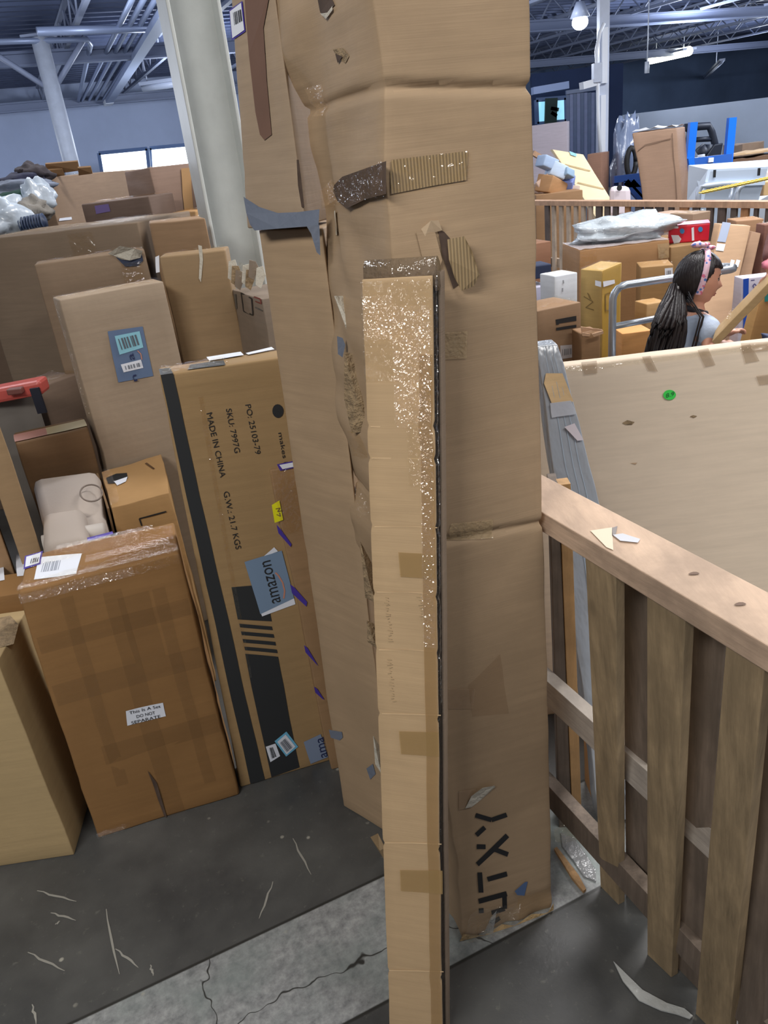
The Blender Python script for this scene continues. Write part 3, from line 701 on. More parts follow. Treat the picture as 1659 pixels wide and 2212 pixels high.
for yy, l0, r0_ in ((921, 797, 930), (989, 800, 938), (1137, 806, 946), (1279, 811, 925), (1404, 815, 935), (1541, 822, 952), (1820, 829, 955), (2095, 838, 958)):
    f.strokes('F', [[(l0, yy), ((l0 + r0_) / 2, yy + 1), (r0_, yy + 3)]], 2.2, card((214, 184, 144)), 'crease_line', off=.0009)  # pale strokes paint the highlight along each crease
stamp = plain('faded_stamp', (168, 144, 110), .8); rs = random.Random(5)
for x0_, y0_, y1_ in ((832, 1290, 1392), (838, 1425, 1520), (905, 1290, 1340)):
    f.strokes('F', [[(x0_ + (yy - y0_) * .1 + rs.uniform(-3, 3), yy), (x0_ + (yy - y0_) * .1 + rs.uniform(4, 9), yy + rs.uniform(-2, 3))] for yy in range(y0_, y1_, 6)], 1.6, stamp, 'faded_print')

# ================================================================ LEFT: stack of cartons
# 1 carton at the left edge
TR = D(32, 1425, 1.475); zt = TR[2]
c = [np.array([-1.32, 1.46, 0]), np.array([-.905, 1.475, 0]), np.array([-.925, 1.70, 0]), np.array([-1.32, 1.68, 0])]
lf = Carton('plain light kraft carton at the left edge in front, cut by the frame', c + [p + [0, 0, zt] for p in c], card((176, 152, 112), var=.06), n=(8, 5, 12), amp=.003, creases=[(.35, 0, .002, .02)])
lf.patch('T', [(0, 1335), (22, 1330), (40, 1350), (30, 1392), (0, 1400)], EDGE, 'scuff', off=.001)
lf.quad_uv('T', [(.3, .02), (.98, .02), (.98, .16), (.3, .16)], TAPE(), 'clear_tape', n=(8, 2), off=.002, wob=.004)
# 2 carton behind it with white labels
z = .63; fr = F(0, 1292, z); c = [np.array([-1.35, fr[1] - .02, 0]), np.array([-.90, fr[1] + .02, 0]), np.array([-.90, fr[1] + .14, 0]), np.array([-1.35, fr[1] + .12, 0])]
b2 = Carton('carton with white labels on its lid, behind the left edge carton', c + [p + [0, 0, z] for p in c], KRb, n=(6, 4, 6), amp=.003)
b2.decal('T', [(-30, 1262), (11, 1253), (9, 1222), (-30, 1228)], WHITE(), 'label'); b2.decal('T', [(38, 1245), (60, 1243), (60, 1196), (35, 1200)], WHITE(), 'label')
# 3 the big 'set' carton
z = .768; a = F(212, 1812) ; b_ = F(517, 1716); at = D(38, 1288, a[1] - .02); bt = D(388, 1202, b_[1] - .02)
at = np.array([at[0], at[1], z]); bt = np.array([bt[0], bt[1], z]); kk = np.array([-.045, .185, 0])
big = Carton('big brown taped carton with a white DO NOT SEPARATE sticker', [a, b_, b_ + kk, a + kk, at, bt, bt + kk, at + kk], KRb, n=(14, 7, 22), amp=.005, freq=5, bevel=.006, creases=[(.30, .04, .003, .01), (.55, .03, .002, .008)])
g = big
g.decal('F', [(278, 1567), (360, 1547), (355, 1518), (274, 1535)], WHITE(), 'sticker', n=(3, 2))
for i, (s_, x0, x1, y0, y1) in enumerate([('This Is A Set', 282, 350, 1542, 1528), ('DO NOT', 298, 338, 1550.5, 1542), ('SEPARATE', 287, 349, 1563.5, 1549.5)]):
    g.text('F', s_, (x0, y0), (x1, y1), (-1.2, -6.2), INK(), off=.003)
g.decal('T', [(72, 1252), (163, 1241), (175, 1198), (86, 1204)], WHITE(), 'shipping_label', n=(4, 3))
g.bars('T', [(88, 1237), (128, 1232), (134, 1212), (96, 1216)], plain('grey_print', (150, 156, 168), .6), 12); 
g.decal('T', [(50, 1231), (89, 1220), (94, 1191), (56, 1202)], PURP(), 'purple_label', off=.002); g.decal('T', [(54, 1227), (86, 1218), (90, 1195), (59, 1204)], WHITE(), 'label_paper', off=.003)
g.bars('T', [(66, 1220), (84, 1216), (87, 1205), (70, 1209)], INK(), 5, off=.004)
g.decal('T', [(188, 1172), (244, 1157), (242, 1151), (186, 1165)], PURP(), 'purple_label', off=.003)
g.quad_uv('T', [(0, .0), (1, .0), (1, .22), (0, .22)], WRAP(), 'clear_tape', n=(26, 4), off=.004, wob=.008)
g.quad_uv('T', [(.05, .55), (.75, .55), (.75, .95), (.05, .95)], WRAP(), 'clear_tape', n=(20, 5), off=.004, wob=.007)
g.quad_uv('T', [(.55, .1), (.98, .1), (.98, .9), (.55, .9)], TAPE(), 'clear_tape', n=(10, 8), off=.003, wob=.005)
g.quad_uv('F', [(0, .965), (1, .965), (1, 1.0), (0, 1.0)], WRAP(), 'clear_tape', n=(30, 3), off=.003, wob=.006)
tb2 = film('overlap_tape', (128, 96, 60), .15, .3, .1, 8)
for u0, v0, u1, v1 in ((.48, 0, .60, .93), (.03, .58, .98, .66), (.03, .78, .98, .84), (.2, .30, .98, .38), (.78, .1, .86, .9), (.22, .2, .30, .95), (.56, .66, .76, .9)):
    g.quad_uv('F', [(u0, v0), (u1, v0), (u1, v1), (u0, v1)], tb2, 'tape_band', n=(8, 8), off=.0012 + .0002 * (u0 * 7 % 3))
g.quad_uv('T', [(0, 0), (1, 0), (1, .10), (0, .10)], GLINT(), 'crinkled_film', n=(110, 5), off=.006, jit=.0022)
g.quad_uv('T', [(.2, .84), (.85, .84), (.85, .98), (.2, .98)], GLINT(), 'crinkled_film', n=(80, 6), off=.006, jit=.003)
g.quad_uv('F', [(0, .965), (.7, .965), (.7, .995), (0, .995)], GLINT(), 'crinkled_film', n=(70, 6), off=.005, jit=.002)
g.quad_uv('T', [(.4, .3), (.95, .3), (.95, .5), (.4, .5)], GLINT(), 'crinkled_film', n=(60, 8), off=.005, jit=.001)
g.quad_uv('F', [(.0, .01), (.22, .01), (.22, .035), (.0, .035)], WRAP(), 'clear_tape', n=(8, 2), off=.004, wob=.005); g.quad_uv('F', [(.0, .008), (.18, .008), (.18, .03), (.0, .03)], GLINT(), 'crinkled_film', n=(30, 4), off=.006, jit=.003)
g.patch('F', [(318, 1662), (338, 1690), (352, 1735), (358, 1768), (352, 1762), (342, 1728), (330, 1692)], DARKC, 'slit', off=.003)
# 4 black-striped flat carton
a = F(520, 1701); b_ = F(704, 1646); b_ = a + (b_ - a) * 1.35; z = 1.17
at = D(344, 812, a[1] + .01); bt = F(592, 775, z); at[2] = z; dd_ = bt - at; bt = at + dd_ / np.linalg.norm(dd_) * np.linalg.norm(b_ - a)
kk = quadback(a, b_, .085)
a = a + 0; blk = Carton('tall flat kraft carton with black print bands and shipping text', [a, b_, b_ + kk, a + kk, at, bt, bt + kk, at + kk], card((158, 130, 92), var=.08), n=(10, 3, 34), amp=.0025, bevel=.005, creases=[(.93, 0, .002, .02)])
q = blk
BLK = plain('black_print', (40, 42, 44), .6)
q.decal('F', [(541, 1692), (571, 1683), (373, 806), (346, 810)], BLK, 'black_band', n=(2, 20))
q.quad_uv('T', [q.uv('T', 346, 811), q.uv('T', 373, 807), q.uv('T', 366, 795), q.uv('T', 342, 798)], BLK, 'black_band')
q.decal('F', [(513, 1338), (586, 1342), (572, 1262), (500, 1268)], BLK, 'black_block')
for i in range(4):
    y0 = 1347 + i * 16.5; x0 = 516 + i * 3.6
    q.decal('F', [(x0 + 2, y0 + 8), (x0 + 72, y0 + 14), (x0 + 70, y0 + 6), (x0, y0)], BLK, 'black_stripe', n=(3, 1))
q.decal('F', [(585, 1678), (645, 1657), (600, 1418), (529, 1412)], BLK, 'black_block', n=(3, 8))
q.text('F', 'PO: 25103-79', (530, 875), (551, 982), (12, -2), INK()); q.text('F', 'SKU: 7997G', (487, 884), (507, 979), (12, -2), INK())
q.text('F', 'MADE IN CHINA', (445, 893), (477, 1032), (12, -3), INK()); q.text('F', 'G.W.: 21.7 KGS', (483, 1063), (510, 1187), (12, -3), INK())
q.text('F', 'makes it', (600, 936), (614, 1010), (9, -2), INK())
q.patch('F', [(600 + 12 * math.cos(t * math.pi / 8), 888 + 15 * math.sin(t * math.pi / 8)) for t in range(16)], INK(), 'printed_dot')
am = q.decal('F', [(562, 1326), (633, 1292), (608, 1188), (528, 1213)], plain('slate_blue_label', (118, 140, 166), .45), 'blue_label', off=.0025)
q.decal('F', [(566, 1331), (636, 1305), (633, 1292), (562, 1322)], WHITE(), 'label_edge', off=.002, parent=am)
q.patch('F', [(568, 1202), (592, 1181), (600, 1190)], WHITE(), 'label_edge', off=.002, parent=am)
q.text('F', 'amazon', (605, 1299), (583, 1208), (-27, 7), INK(), off=.0035, parent=am)
ORG = plain('orange_print', (196, 132, 108), .6)
q.strokes('F', [[(611, 1292), (613, 1276), (609, 1258), (600, 1242), (594, 1236)]], 3, ORG, 'smile_arc', off=.0035, parent=am)
l1 = q.decal('F', [(583, 1645), (604, 1632), (594, 1605), (573, 1612)], WHITE(), 'barcode_label', off=.0025); q.bars('F', [(586, 1637), (596, 1632), (588, 1612), (580, 1614)], INK(), 8, parent=l1, off=.004)
l1 = q.decal('F', [(617, 1633), (643, 1612), (618, 1579), (592, 1600)], plain('cyan_border', (110, 180, 214), .5), 'barcode_label', off=.0025); q.decal('F', [(618, 1628), (637, 1611), (616, 1585), (598, 1601)], WHITE(), 'label_paper', off=.0035, parent=l1)
q.bars('F', [(618, 1623), (632, 1611), (616, 1592), (603, 1603)], plain('grey_print', (90, 96, 106), .6), 12, parent=l1, off=.0045)
l1 = q.decal('F', [(669, 1649), (707, 1634), (692, 1585), (655, 1602)], plain('slate_blue_label_pale', (126, 140, 164), .45), 'blue_label', off=.0025)
q.text('F', 'ama', (706, 1632), (697, 1590), (-20, 6), plain('navy_print', (34, 44, 84), .6), off=.0035, parent=l1)
for i, (xa, xb, ya, yb, yc, yd) in enumerate(((452, 527, 782, 770, 763, 774), (537, 594, 769, 757, 752, 766))):
    q.decal('T', [(xa, ya), (xb, yb), (xb - 6, yc), (xa - 6, yd)], WHITE(), 'white_label', off=.003)
q.quad_uv('T', [(.02, .05), (.45, .05), (.45, .95), (.02, .95)], TAPE(), 'clear_tape', n=(14, 3), off=.003, wob=.006)
q.decal('T', [(405, 800), (486, 790), (482, 780), (410, 789)], BLK, 'black_band', off=.002)
q.quad_uv('F', [(.22, .3), (.25, .3), (.25, .95), (.22, .95)], TAPE(), 'clear_tape', n=(2, 20), off=.002)
# 5 narrow carton with purple marks between it and the tall one
a = F(712, 1650) + np.array([0.004, -.025, 0]); at = ext(a, D(584, 1022, a[1]), .915); kk = np.array([.16, .035, 0]); kz = np.array([-.008, .035, 0])
sl = Carton('slim upright carton with purple tape marks and a yellow sticker', [a, a + kk, a + kk + kz, a + kz, at, at + kk, at + kk + kz, at + kz], card((148, 118, 86), var=.16), n=(6, 2, 20), amp=.004, bevel=.004)
sl.decal('F', [(594, 1128), (612, 1122), (604, 1080), (588, 1090)], plain('yellow_sticker', (226, 222, 24), .5), 'yellow_sticker', off=.003)
sl.strokes('F', [[(596, 1098), (605, 1096), (600, 1104), (608, 1102)], [(598, 1110), (606, 1114), (604, 1106)]], 1.8, plain('olive_print', (120, 96, 50), .7), 'printed_mark', off=.004)
for pts in ([(598, 1132), (604, 1138), (630, 1174), (628, 1180), (602, 1150)], [(624, 1262), (632, 1268), (660, 1300), (658, 1310), (628, 1282)], [(655, 1392), (662, 1398), (684, 1438), (680, 1434), (658, 1408)], [(676, 1482), (684, 1488), (700, 1512), (696, 1510), (680, 1496)]):
    sl.patch('F', pts, PURP(), 'purple_tape', off=.003)
lb = sl.decal('F', [(604, 1018), (640, 1010), (634, 996), (597, 1004)], PURP(), 'purple_label', off=.003); sl.decal('F', [(609, 1014), (636, 1008), (632, 999), (602, 1005)], WHITE(), 'label_paper', off=.004, parent=lb)
sl.quad_uv('F', [(0.0, .82), (1, .82), (1, 1), (0.0, 1)], TAPE(), 'clear_tape', n=(6, 6), off=.004, wob=.006)

# 6 grey-tan carton with blue label
am_c = upbox((128, 648), (353, 607), 2.45, None, .11)
amz = Carton('grey-tan carton with a blue label and two white barcodes', am_c, card((160, 142, 122), var=.05), n=(10, 3, 20), amp=.003, bevel=.004, creases=[(.62, .04, .004, .01)])
q = amz
bl = q.decal('F', [(255, 826), (330, 812), (308, 705), (232, 716)], plain('blue_label_dim', (96, 116, 148), .5), 'blue_label', off=.003)
l1 = q.decal('F', [(258, 766), (309, 750), (301, 715), (247, 726)], plain('cyan_border', (140, 196, 214), .5), 'barcode_label', off=.005, parent=bl); q.bars('F', [(262, 755), (301, 744), (294, 722), (254, 732)], plain('grey_print', (90, 96, 106), .6), 9, parent=bl, off=.007)
q.decal('F', [(266, 804), (308, 794), (303, 776), (260, 787)], WHITE(), 'barcode_label', off=.005, parent=bl); q.bars('F', [(270, 798), (304, 790), (302, 782), (268, 790)], plain('grey_print', (120, 126, 136), .6), 8, parent=bl, off=.007)
q.text('F', 'a', (290, 776), (286, 762), (-14, 3), plain('navy_print', (34, 44, 84), .6), off=.006, parent=bl); q.text('F', 'n', (296, 822), (292, 808), (-12, 3), plain('navy_print', (34, 44, 84), .6), off=.006, parent=bl)
q.strokes('F', [[(296, 757), (303, 764), (305, 776)]], 2, ORG, 'smile_arc', off=.006, parent=bl)
q.quad_uv('T', [(0, .1), (1, .1), (1, .9), (0, .9)], TAPE(), 'clear_tape', n=(14, 2), off=.004, wob=.004)
q.quad_uv('L', [(.4, .7), (.95, .7), (.95, 1), (.4, 1)], WRAP(), 'clear_tape', n=(3, 8), off=.004, wob=.006)
# 7.. the cartons behind
def simple(label, TL, TR, y1, depth, col, y2=None, zb=0.0, tape=True, name='cardboard_box', back=None, **kw):
    c = upbox(TL, TR, y1, y2, depth, zb, back)
    o = Carton(label, c, card(col, var=.10), n=(8, 3, 12), amp=.006, freq=4, bevel=.006, name=name, **kw)
    if tape:
        o.quad_uv('T', [(.02, .05), (.98, .05), (.98, .95), (.02, .95)], TAPE(), 'clear_tape', n=(14, 3), off=.004, wob=.01)
    return o
q7 = simple('kraft carton behind-right of the blue-labelled one, torn white strip hanging', (343, 556), (486, 538), 2.72, .12, (146, 122, 92))
q7.patch('F', [(428, 528), (436, 530), (438, 560), (435, 608), (430, 600), (431, 560)], PALE, 'torn_strip', off=.004)
q7.decal('F', [(338, 590), (346, 588), (344, 552), (336, 556)], WHITE(), 'label', off=.004)
q8 = simple('small taped carton behind the one with the hanging strip', (322, 482), (442, 470), 3.12, .2, (150, 122, 94), back=(-.05, .2))
q9 = simple('brown carton with a torn dark corner, behind the blue-labelled one', (72, 572), (312, 538), 2.95, .14, (132, 112, 92))
q9.patch('F', [(232, 548), (258, 530), (290, 536), (308, 540), (304, 556), (280, 562), (262, 560), (244, 552)], PALE, 'torn_edge', off=.01, curl=[0, .03, .02, .03, 0, .01, 0, 0])
q9.patch('F', [(250, 556), (306, 545), (310, 562), (298, 574), (270, 576)], plain('navy_lining', (38, 48, 72), .6), 'hole', off=.006)
q9.quad_uv('F', [(.75, .6), (.95, .6), (.95, .97), (.75, .97)], TAPE(), 'clear_tape', n=(4, 8), off=.005, wob=.01)
q10 = simple('very large grey-brown carton along the left, behind the beige seat', (-70, 520), (296, 480), 3.45, .5, (134, 116, 98))
q10.quad_uv('F', [(.6, .88), (.75, .88), (.75, .99), (.6, .99)], TAPE(), 'tape_patch', n=(4, 4), off=.006, wob=.01)
q11 = simple('dim low carton with a purple label, above the very large one', (176, 441), (322, 424), 4.2, .25, (112, 94, 84))
q11.decal('F', [(210, 462), (240, 456), (236, 440), (206, 444)], plain('dim_purple', (120, 104, 160), .5), 'purple_label', off=.006)
q12 = simple('wide open-topped carton on the far left, flaps raised', (97, 382), (322, 364), 4.75, .5, (152, 128, 106))
for pts in ([(98, 352), (168, 346), (172, 366), (100, 376)], [(168, 360), (196, 358), (200, 372), (170, 376)], [(92, 366), (135, 362), (140, 376), (96, 382)]):
    V = [D(px, py, 4.86 + .02 * i) for i, (px, py) in enumerate(pts)]
    mk('flap', V, [(0, 1, 2, 3)], card((150, 118, 86)), q12.root, solid=.01)
q12.decal('F', [(124, 478), (154, 474), (153, 468), (126, 472)], WHITE(), 'label', off=.006)
q13 = simple('upright taped carton right of the open-topped one, orange stripe', (322, 362), (412, 352), 4.4, .35, (146, 122, 108))
q13.decal('F', [(398, 470), (418, 468), (410, 362), (390, 364)], plain('orange_board', (176, 138, 94), .7), 'bare_strip', off=.006)
q14 = simple('purple-grey carton beside the H-column, half hidden', (416, 368), (452, 362), 4.9, .3, (122, 108, 112), tape=False)
q15 = simple('low tan carton just left of the H-column', (420, 456), (458, 450), 4.15, .2, (178, 140, 96))
# ripped carton right of the column
q16 = Carton('ripped carton with red and black icons beside the H-column', upbox((498, 618), (566, 655), 2.75, 2.45, .25), card((132, 118, 104)), n=(8, 4, 12), amp=.01, freq=8)
for s_ in range(9):
    px = 500 + s_ * 7.5; py = 575 + (s_ % 3) * 9 - (4 if s_ > 5 else 0)
    V = [D(px + a_, py + b__, 2.62 - .01 * s_) for a_, b__ in ((-6, -10), (8, -14 + s_ % 4 * 4), (14, 6), (4, 34), (-8, 26))]
    mk('torn_flap', V, [(0, 1, 2, 3, 4)], [PALE, EDGE, card((132, 118, 104)), WRAP()][s_ % 4], q16.root, solid=.006)
q16.strokes('F', [[(521, 633), (525, 672), (548, 682), (545, 645), (521, 633)]], 3, INK(), 'printed_square')
q16.strokes('F', [[(549, 640), (562, 646), (564, 656), (552, 650)]], 3, plain('red_print', (130, 66, 60), .6), 'printed_bar'); [q16.strokes('F', [s_], 3, plain('grey_print', (90, 86, 80), .6), 'printed_bar') for s_ in ([(510, 636), (513, 668)], [(552, 664), (566, 672)])]

# 17 textile pile at the far left on a carton
base = Carton('carton under the pile of bags at the far left', boxc(-2.6, -1.62, 3.98, 4.55, 0, 1.30), card((120, 100, 84)), n=(4, 4, 4), amp=.004)
def lump(name, label, cat, px, py, y, r, mat, seed, amp=.25, freq=2.2, pw=1.0, group=None):
    p = D(px, py, y); return tag(mk(name, *blob(p - p, r, 26, 18, amp, freq, seed, pw=pw), mat, loc=None, smooth=True), label, cat, group) if False else _lump(name, label, cat, p, r, mat, seed, amp, freq, pw)
def _lump(name, label, cat, p, r, mat, seed, amp, freq, pw):
    o = mk(name, *blob(p, r, 26, 18, amp, freq, seed, pw=pw), mat, loc=tuple(p), smooth=True); return tag(o, label, cat)
lump('plastic_bag', 'pale crumpled plastic bag lowest at the left frame edge', 'bag', 12, 472, 4.05, (.12, .12, .10), film('white_bag', (196, 208, 222), 1, .25, 1, 9), 1)
lump('plastic_bag', 'small pale bag wedged against the open-topped carton', 'bag', 82, 428, 4.2, (.07, .08, .09), film('white_bag', (196, 208, 222), 1, .25, 1, 9), 2)
lump('cloth_bundle', 'dark green cloth bundle in the left pile', 'cloth', 32, 447, 4.3, (.16, .12, .07), plain('green_cloth', (24, 62, 52), .9, var=.3, bump=.6), 3)
lump('cloth_bundle', 'grey striped cloth lying over the green one', 'cloth', 38, 412, 4.4, (.17, .12, .05), plain('grey_cloth', (112, 120, 136), .9, var=.35, bump=.6), 4)
lump('cloth_bundle', 'navy and pink cloth roll in the left pile', 'cloth', 52, 396, 4.5, (.13, .1, .055), plain('navy_cloth', (42, 44, 66), .8, var=.5, bump=.6), 5)
lump('cloth_bundle', 'dark brown round bundle on top of the left pile', 'cloth', 70, 376, 4.55, (.09, .09, .05), plain('brown_cloth', (66, 60, 64), .9, var=.2, bump=.6), 6)
lump('cloth_bundle', 'grey furry lump beside the ridged hose', 'cloth', 72, 455, 4.12, (.08, .08, .06), plain('fur_cloth', (138, 134, 128), .95, var=.3, bump=1), 7)
hz = D(45, 488, 4.0); he = D(98, 478, 4.0); t = thing('ridged_hose', 'dark blue ridged hose lying at the front of the left pile', 'hose', hz)
mk('hose', *tube([hz, he], .03, 10), plain('hose_blue', (40, 52, 78), .5), t, smooth=True)
for i in range(9): 
    p = hz + (he - hz) * (i + .3) / 9; mk('rib', *tube([p, p + (he - hz) * .035], .04, 10), plain('hose_rib', (58, 72, 100), .5), t, smooth=True)

# 18 dim space between: red-edged bin, cartons, beige seat, opened carton, boards on edge
dimc = card((128, 104, 82))
q18 = simple('dark brown carton behind the red-lidded one', (85, 836), (170, 806), 2.78, .15, (110, 92, 78))
r = Carton('grey box with a red lid at the left edge', upbox((-60, 872), (72, 846), 2.56, None, .07), plain('grey_box', (104, 98, 92), .6, var=.1), n=(4, 3, 6), amp=.003, name='storage_box', body='body')
a = D(-60, 850, 2.54); b_ = D(84, 822, 2.54)
mk('lid', *hexa([a + [0, 0, -.05], b_ + [0, 0, -.05], b_ + [0, .08, -.05], a + [0, .08, -.05], a, b_, b_ + [0, .08, 0], a + [0, .08, 0]]), plain('red_plastic', (186, 84, 76), .35), r.root, bevel=.012)
mk('lid_handle', *beam(D(18, 846, 2.53), D(50, 842, 2.53), .03, .02), plain('dark_grip', (110, 66, 60), .5), r.root, bevel=.004)
mk('strap', *beam(D(74, 838, 2.53), D(92, 892, 2.53), .03, .01, up=(0, -1, 0)), plain('black_strap', (26, 30, 44), .5), r.root)
q19 = simple('brown carton with a pink and yellow strip along its lid', (33, 958), (190, 922), 2.36, .14, (126, 98, 70), tape=False)
q19.quad_uv('T', [(0, .1), (.45, .1), (.45, .75), (0, .75)], plain('pink_strip', (196, 142, 128), .6), 'pink_strip', off=.003); q19.quad_uv('T', [(.45, .1), (1, .1), (1, .75), (.45, .75)], plain('yellow_strip', (200, 184, 142), .5), 'yellow_strip', off=.003)
beige = plain('beige_upholstery', (172, 160, 150), .75, bump=.1)
z = .70
TLb = F(65, 1030, z + .04); TRb = F(211, 1010, z + .04); BRb = F(228, 1145, z - .02); BLb = F(100, 1172, z - .02)
st = thing('seat_cushion', 'beige padded seat piece lying behind the big brown carton', 'cushion', (BLb[0], BLb[1], 0))
lo = lambda p, zz: np.array([p[0], p[1], zz])
mk('seat_body', *hexa([lo(BLb, .45), lo(BRb, .45), lo(TRb, .45), lo(TLb, .45), BLb, BRb, TRb, TLb]), beige, st, bevel=.03, smooth=True)
mk('plinth', *hexa([lo(BLb, 0), lo(BRb, 0), lo(TRb, 0), lo(TLb, 0), lo(BLb, .46), lo(BRb, .46), lo(TRb, .46), lo(TLb, .46)]), plain('beige_cover', (150, 138, 126), .8), st, bevel=.02)
c1_, c2_, c3_, c4_ = F(88, 1180, z + .03), F(190, 1160, z + .03), F(180, 1092, z + .03), F(88, 1106, z + .03)
mk('arm_pad', *hexa([lo(c, z - .06) for c in (c1_, c2_, c3_, c4_)] + [c1_, c2_, c3_, c4_]), beige, st, bevel=.025, smooth=True)
mk('front_roll', *tube([F(95, 1178, z - .01), F(170, 1160, z - .01), F(226, 1150, z - .01)], .028, 14), plain('beige_roll', (190, 182, 174), .6, bump=.1), st, smooth=True)
ring = [F(197 + 24 * math.cos(t), 1065 + 18 * math.sin(t), z + .035) for t in np.linspace(0, 6.28, 26)]
mk('cord_loop', *tube(ring, .0025, 6), plain('grey_cord', (120, 108, 100), .7), st, smooth=True)
q20c = [F(240, 1096, .70), F(368, 1064, .70), F(350, 980, .70), F(218, 1020, .70)]
q20 = Carton('opened brown carton with a hand hole beside the beige seat piece', [lo(p, 0) for p in q20c] + q20c, card((168, 132, 88), var=.15), n=(8, 8, 8), amp=.007, freq=8)
q20.patch('T', [(230, 1035), (250, 1025), (272, 1024), (277, 1036), (262, 1046), (234, 1048)], plain('black_hole', (14, 14, 14), .9), 'hand_hole', off=.002)
q20.patch('T', [(246, 1044), (276, 1033), (274, 1044), (254, 1052)], WHITE(), 'white_insert', off=.003)
for u in (.0, .05): q20.patch('T', [(318, 1000), (336, 1014), (332, 1016), (314, 1002)], plain('brown_print', (120, 90, 62), .7), 'printed_bar', off=.0015)
q20.strokes('F', [[(302, 1120), (360, 1104)], [(302, 1120), (306, 1136)]], 3, INK(), 'printed_bar')
q20.quad_uv('T', [(0, 0), (.15, 0), (.15, 1), (0, 1)], WRAP(), 'clear_tape', n=(3, 14), off=.005, wob=.01)
mk('side_flap', [F(212, 1022, .70), F(236, 1098, .70), F(248, 1150, .62), F(226, 1120, .60)], [(0, 1, 2, 3)], card((120, 94, 66)), q20.root, solid=.006)
# flat boards stood on edge
def board_on_edge(label, x0, x1, y0, y1, z1, col, tape=None):
    k_ = np.array([-.465, .88, 0]) * (y1 - y0); c_ = [np.array([x0, y0, 0]), np.array([x1, y0 + .015, 0])]; c_ = [c_[0], c_[1], c_[1] + k_, c_[0] + k_]
    return Carton(label, c_ + [p + [0, 0, z1] for p in c_], card(col, var=.12), n=(2, 6, 10), amp=.004)
bx = D(60, 1190, 1.88);
o1 = board_on_edge('flat carton on edge nearest the beige seat piece, scuffed pale rim', -1.012, -.957, 1.925, 2.17, 1.16, (160, 134, 102))
o2 = board_on_edge('second flat carton on edge with a grey tape band', -1.092, -1.044, 1.915, 2.15, 1.0, (158, 128, 96))
o2.decal('F', [(12, 1112), (40, 1104), (30, 1070), (2, 1078)], GREYT, 'grey_tape', off=.003)
o3 = board_on_edge('dark flat carton on edge at the extreme left', -1.20, -1.13, 1.905, 2.14, .90, (120, 96, 74))
# ================================================================ RIGHT: near fence, panel, girl's enclosure
zr = .965; th_ = .038
fa, fb = F(1183, 1114, zr), F(1659, 1395, zr)
ra = F(1182, 1020, zr); rb = F(1659, 1265, zr)
d = fb - fa; L = np.linalg.norm(d); d /= L; pr = np.array([-d[1], d[0], 0])   # pr points away from the camera side?
wdt = abs((ra - fa) @ pr); pr = pr * np.sign((ra - fa) @ pr); wdt = .095
FD, FN = d, pr
s_start = fa - d * .45; s_end = fa + d * 1.25
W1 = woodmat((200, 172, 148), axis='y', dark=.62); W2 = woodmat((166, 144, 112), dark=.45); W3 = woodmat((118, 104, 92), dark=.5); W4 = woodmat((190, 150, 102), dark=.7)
fence = thing('wooden_fence', 'near wooden pallet-board fence with a flat 2x4 top rail at lower right', 'fence', (fa[0], fa[1], 0))
def fp(s_, n_, z_): p = fa + FD * s_ + FN * n_; return np.array([p[0], p[1], z_])
mk('top_rail', *hexa([fp(-.45, 0, zr - th_), fp(1.25, 0, zr - th_), fp(1.25, wdt, zr - th_), fp(-.45, wdt, zr - th_), fp(-.45, 0, zr), fp(1.25, 0, zr), fp(1.25, wdt, zr), fp(-.45, wdt, zr)]), W1, fence, bevel=.002)
def slat(px0, px1, pyT, pxb0, pxb1, pyb, n0=.004, th=.018, mat=W2, n1=None):
    """a board: top edge under the rail at pixel columns px0-px1, foot on the floor at pxb0-pxb1"""
    def onplane(px, py, n_, z_=None):      # ray met with the vertical plane offset n_ behind the rail face
        r = ray(px, py); q = fa + FN * n_; t = ((q - O3) @ FN) / (r @ FN); return O3 + r * t
    zt_ = zr - th_ - .001
    a = onplane(px0, pyT[0], n0); b = onplane(px1, pyT[1], n0)
    a[2] = b[2] = zt_
    c_ = F(pxb0, pyb[0]); e_ = F(pxb1, pyb[1])
    k = FN * th
    return hexa([c_, e_, e_ + k, c_ + k, a, b, b + k, a + k])
mk('slat', *slat(1264, 1330, (1215, 1240), 1297, 1336, (1915, 1955)), W2, fence, bevel=.0015)
mk('slat', *slat(1397, 1480, (1290, 1332), 1398, 1450, (2062, 2112)), W2, fence, bevel=.0015)
mk('slat', *slat(1568, 1652, (1388, 1432), 1502, 1572, (2190, 2260)), W2, fence, bevel=.0015)
mk('slat', *slat(1745, 1830, (1490, 1540), 1640, 1700, (2420, 2490)), W2, fence, bevel=.0015)
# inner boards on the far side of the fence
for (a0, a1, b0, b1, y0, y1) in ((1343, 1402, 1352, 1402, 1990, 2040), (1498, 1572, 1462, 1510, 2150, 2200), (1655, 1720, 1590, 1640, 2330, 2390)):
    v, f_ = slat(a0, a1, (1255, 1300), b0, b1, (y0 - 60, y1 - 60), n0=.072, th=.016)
    mk('inner_slat', v, f_, W3, fence, bevel=.0015)
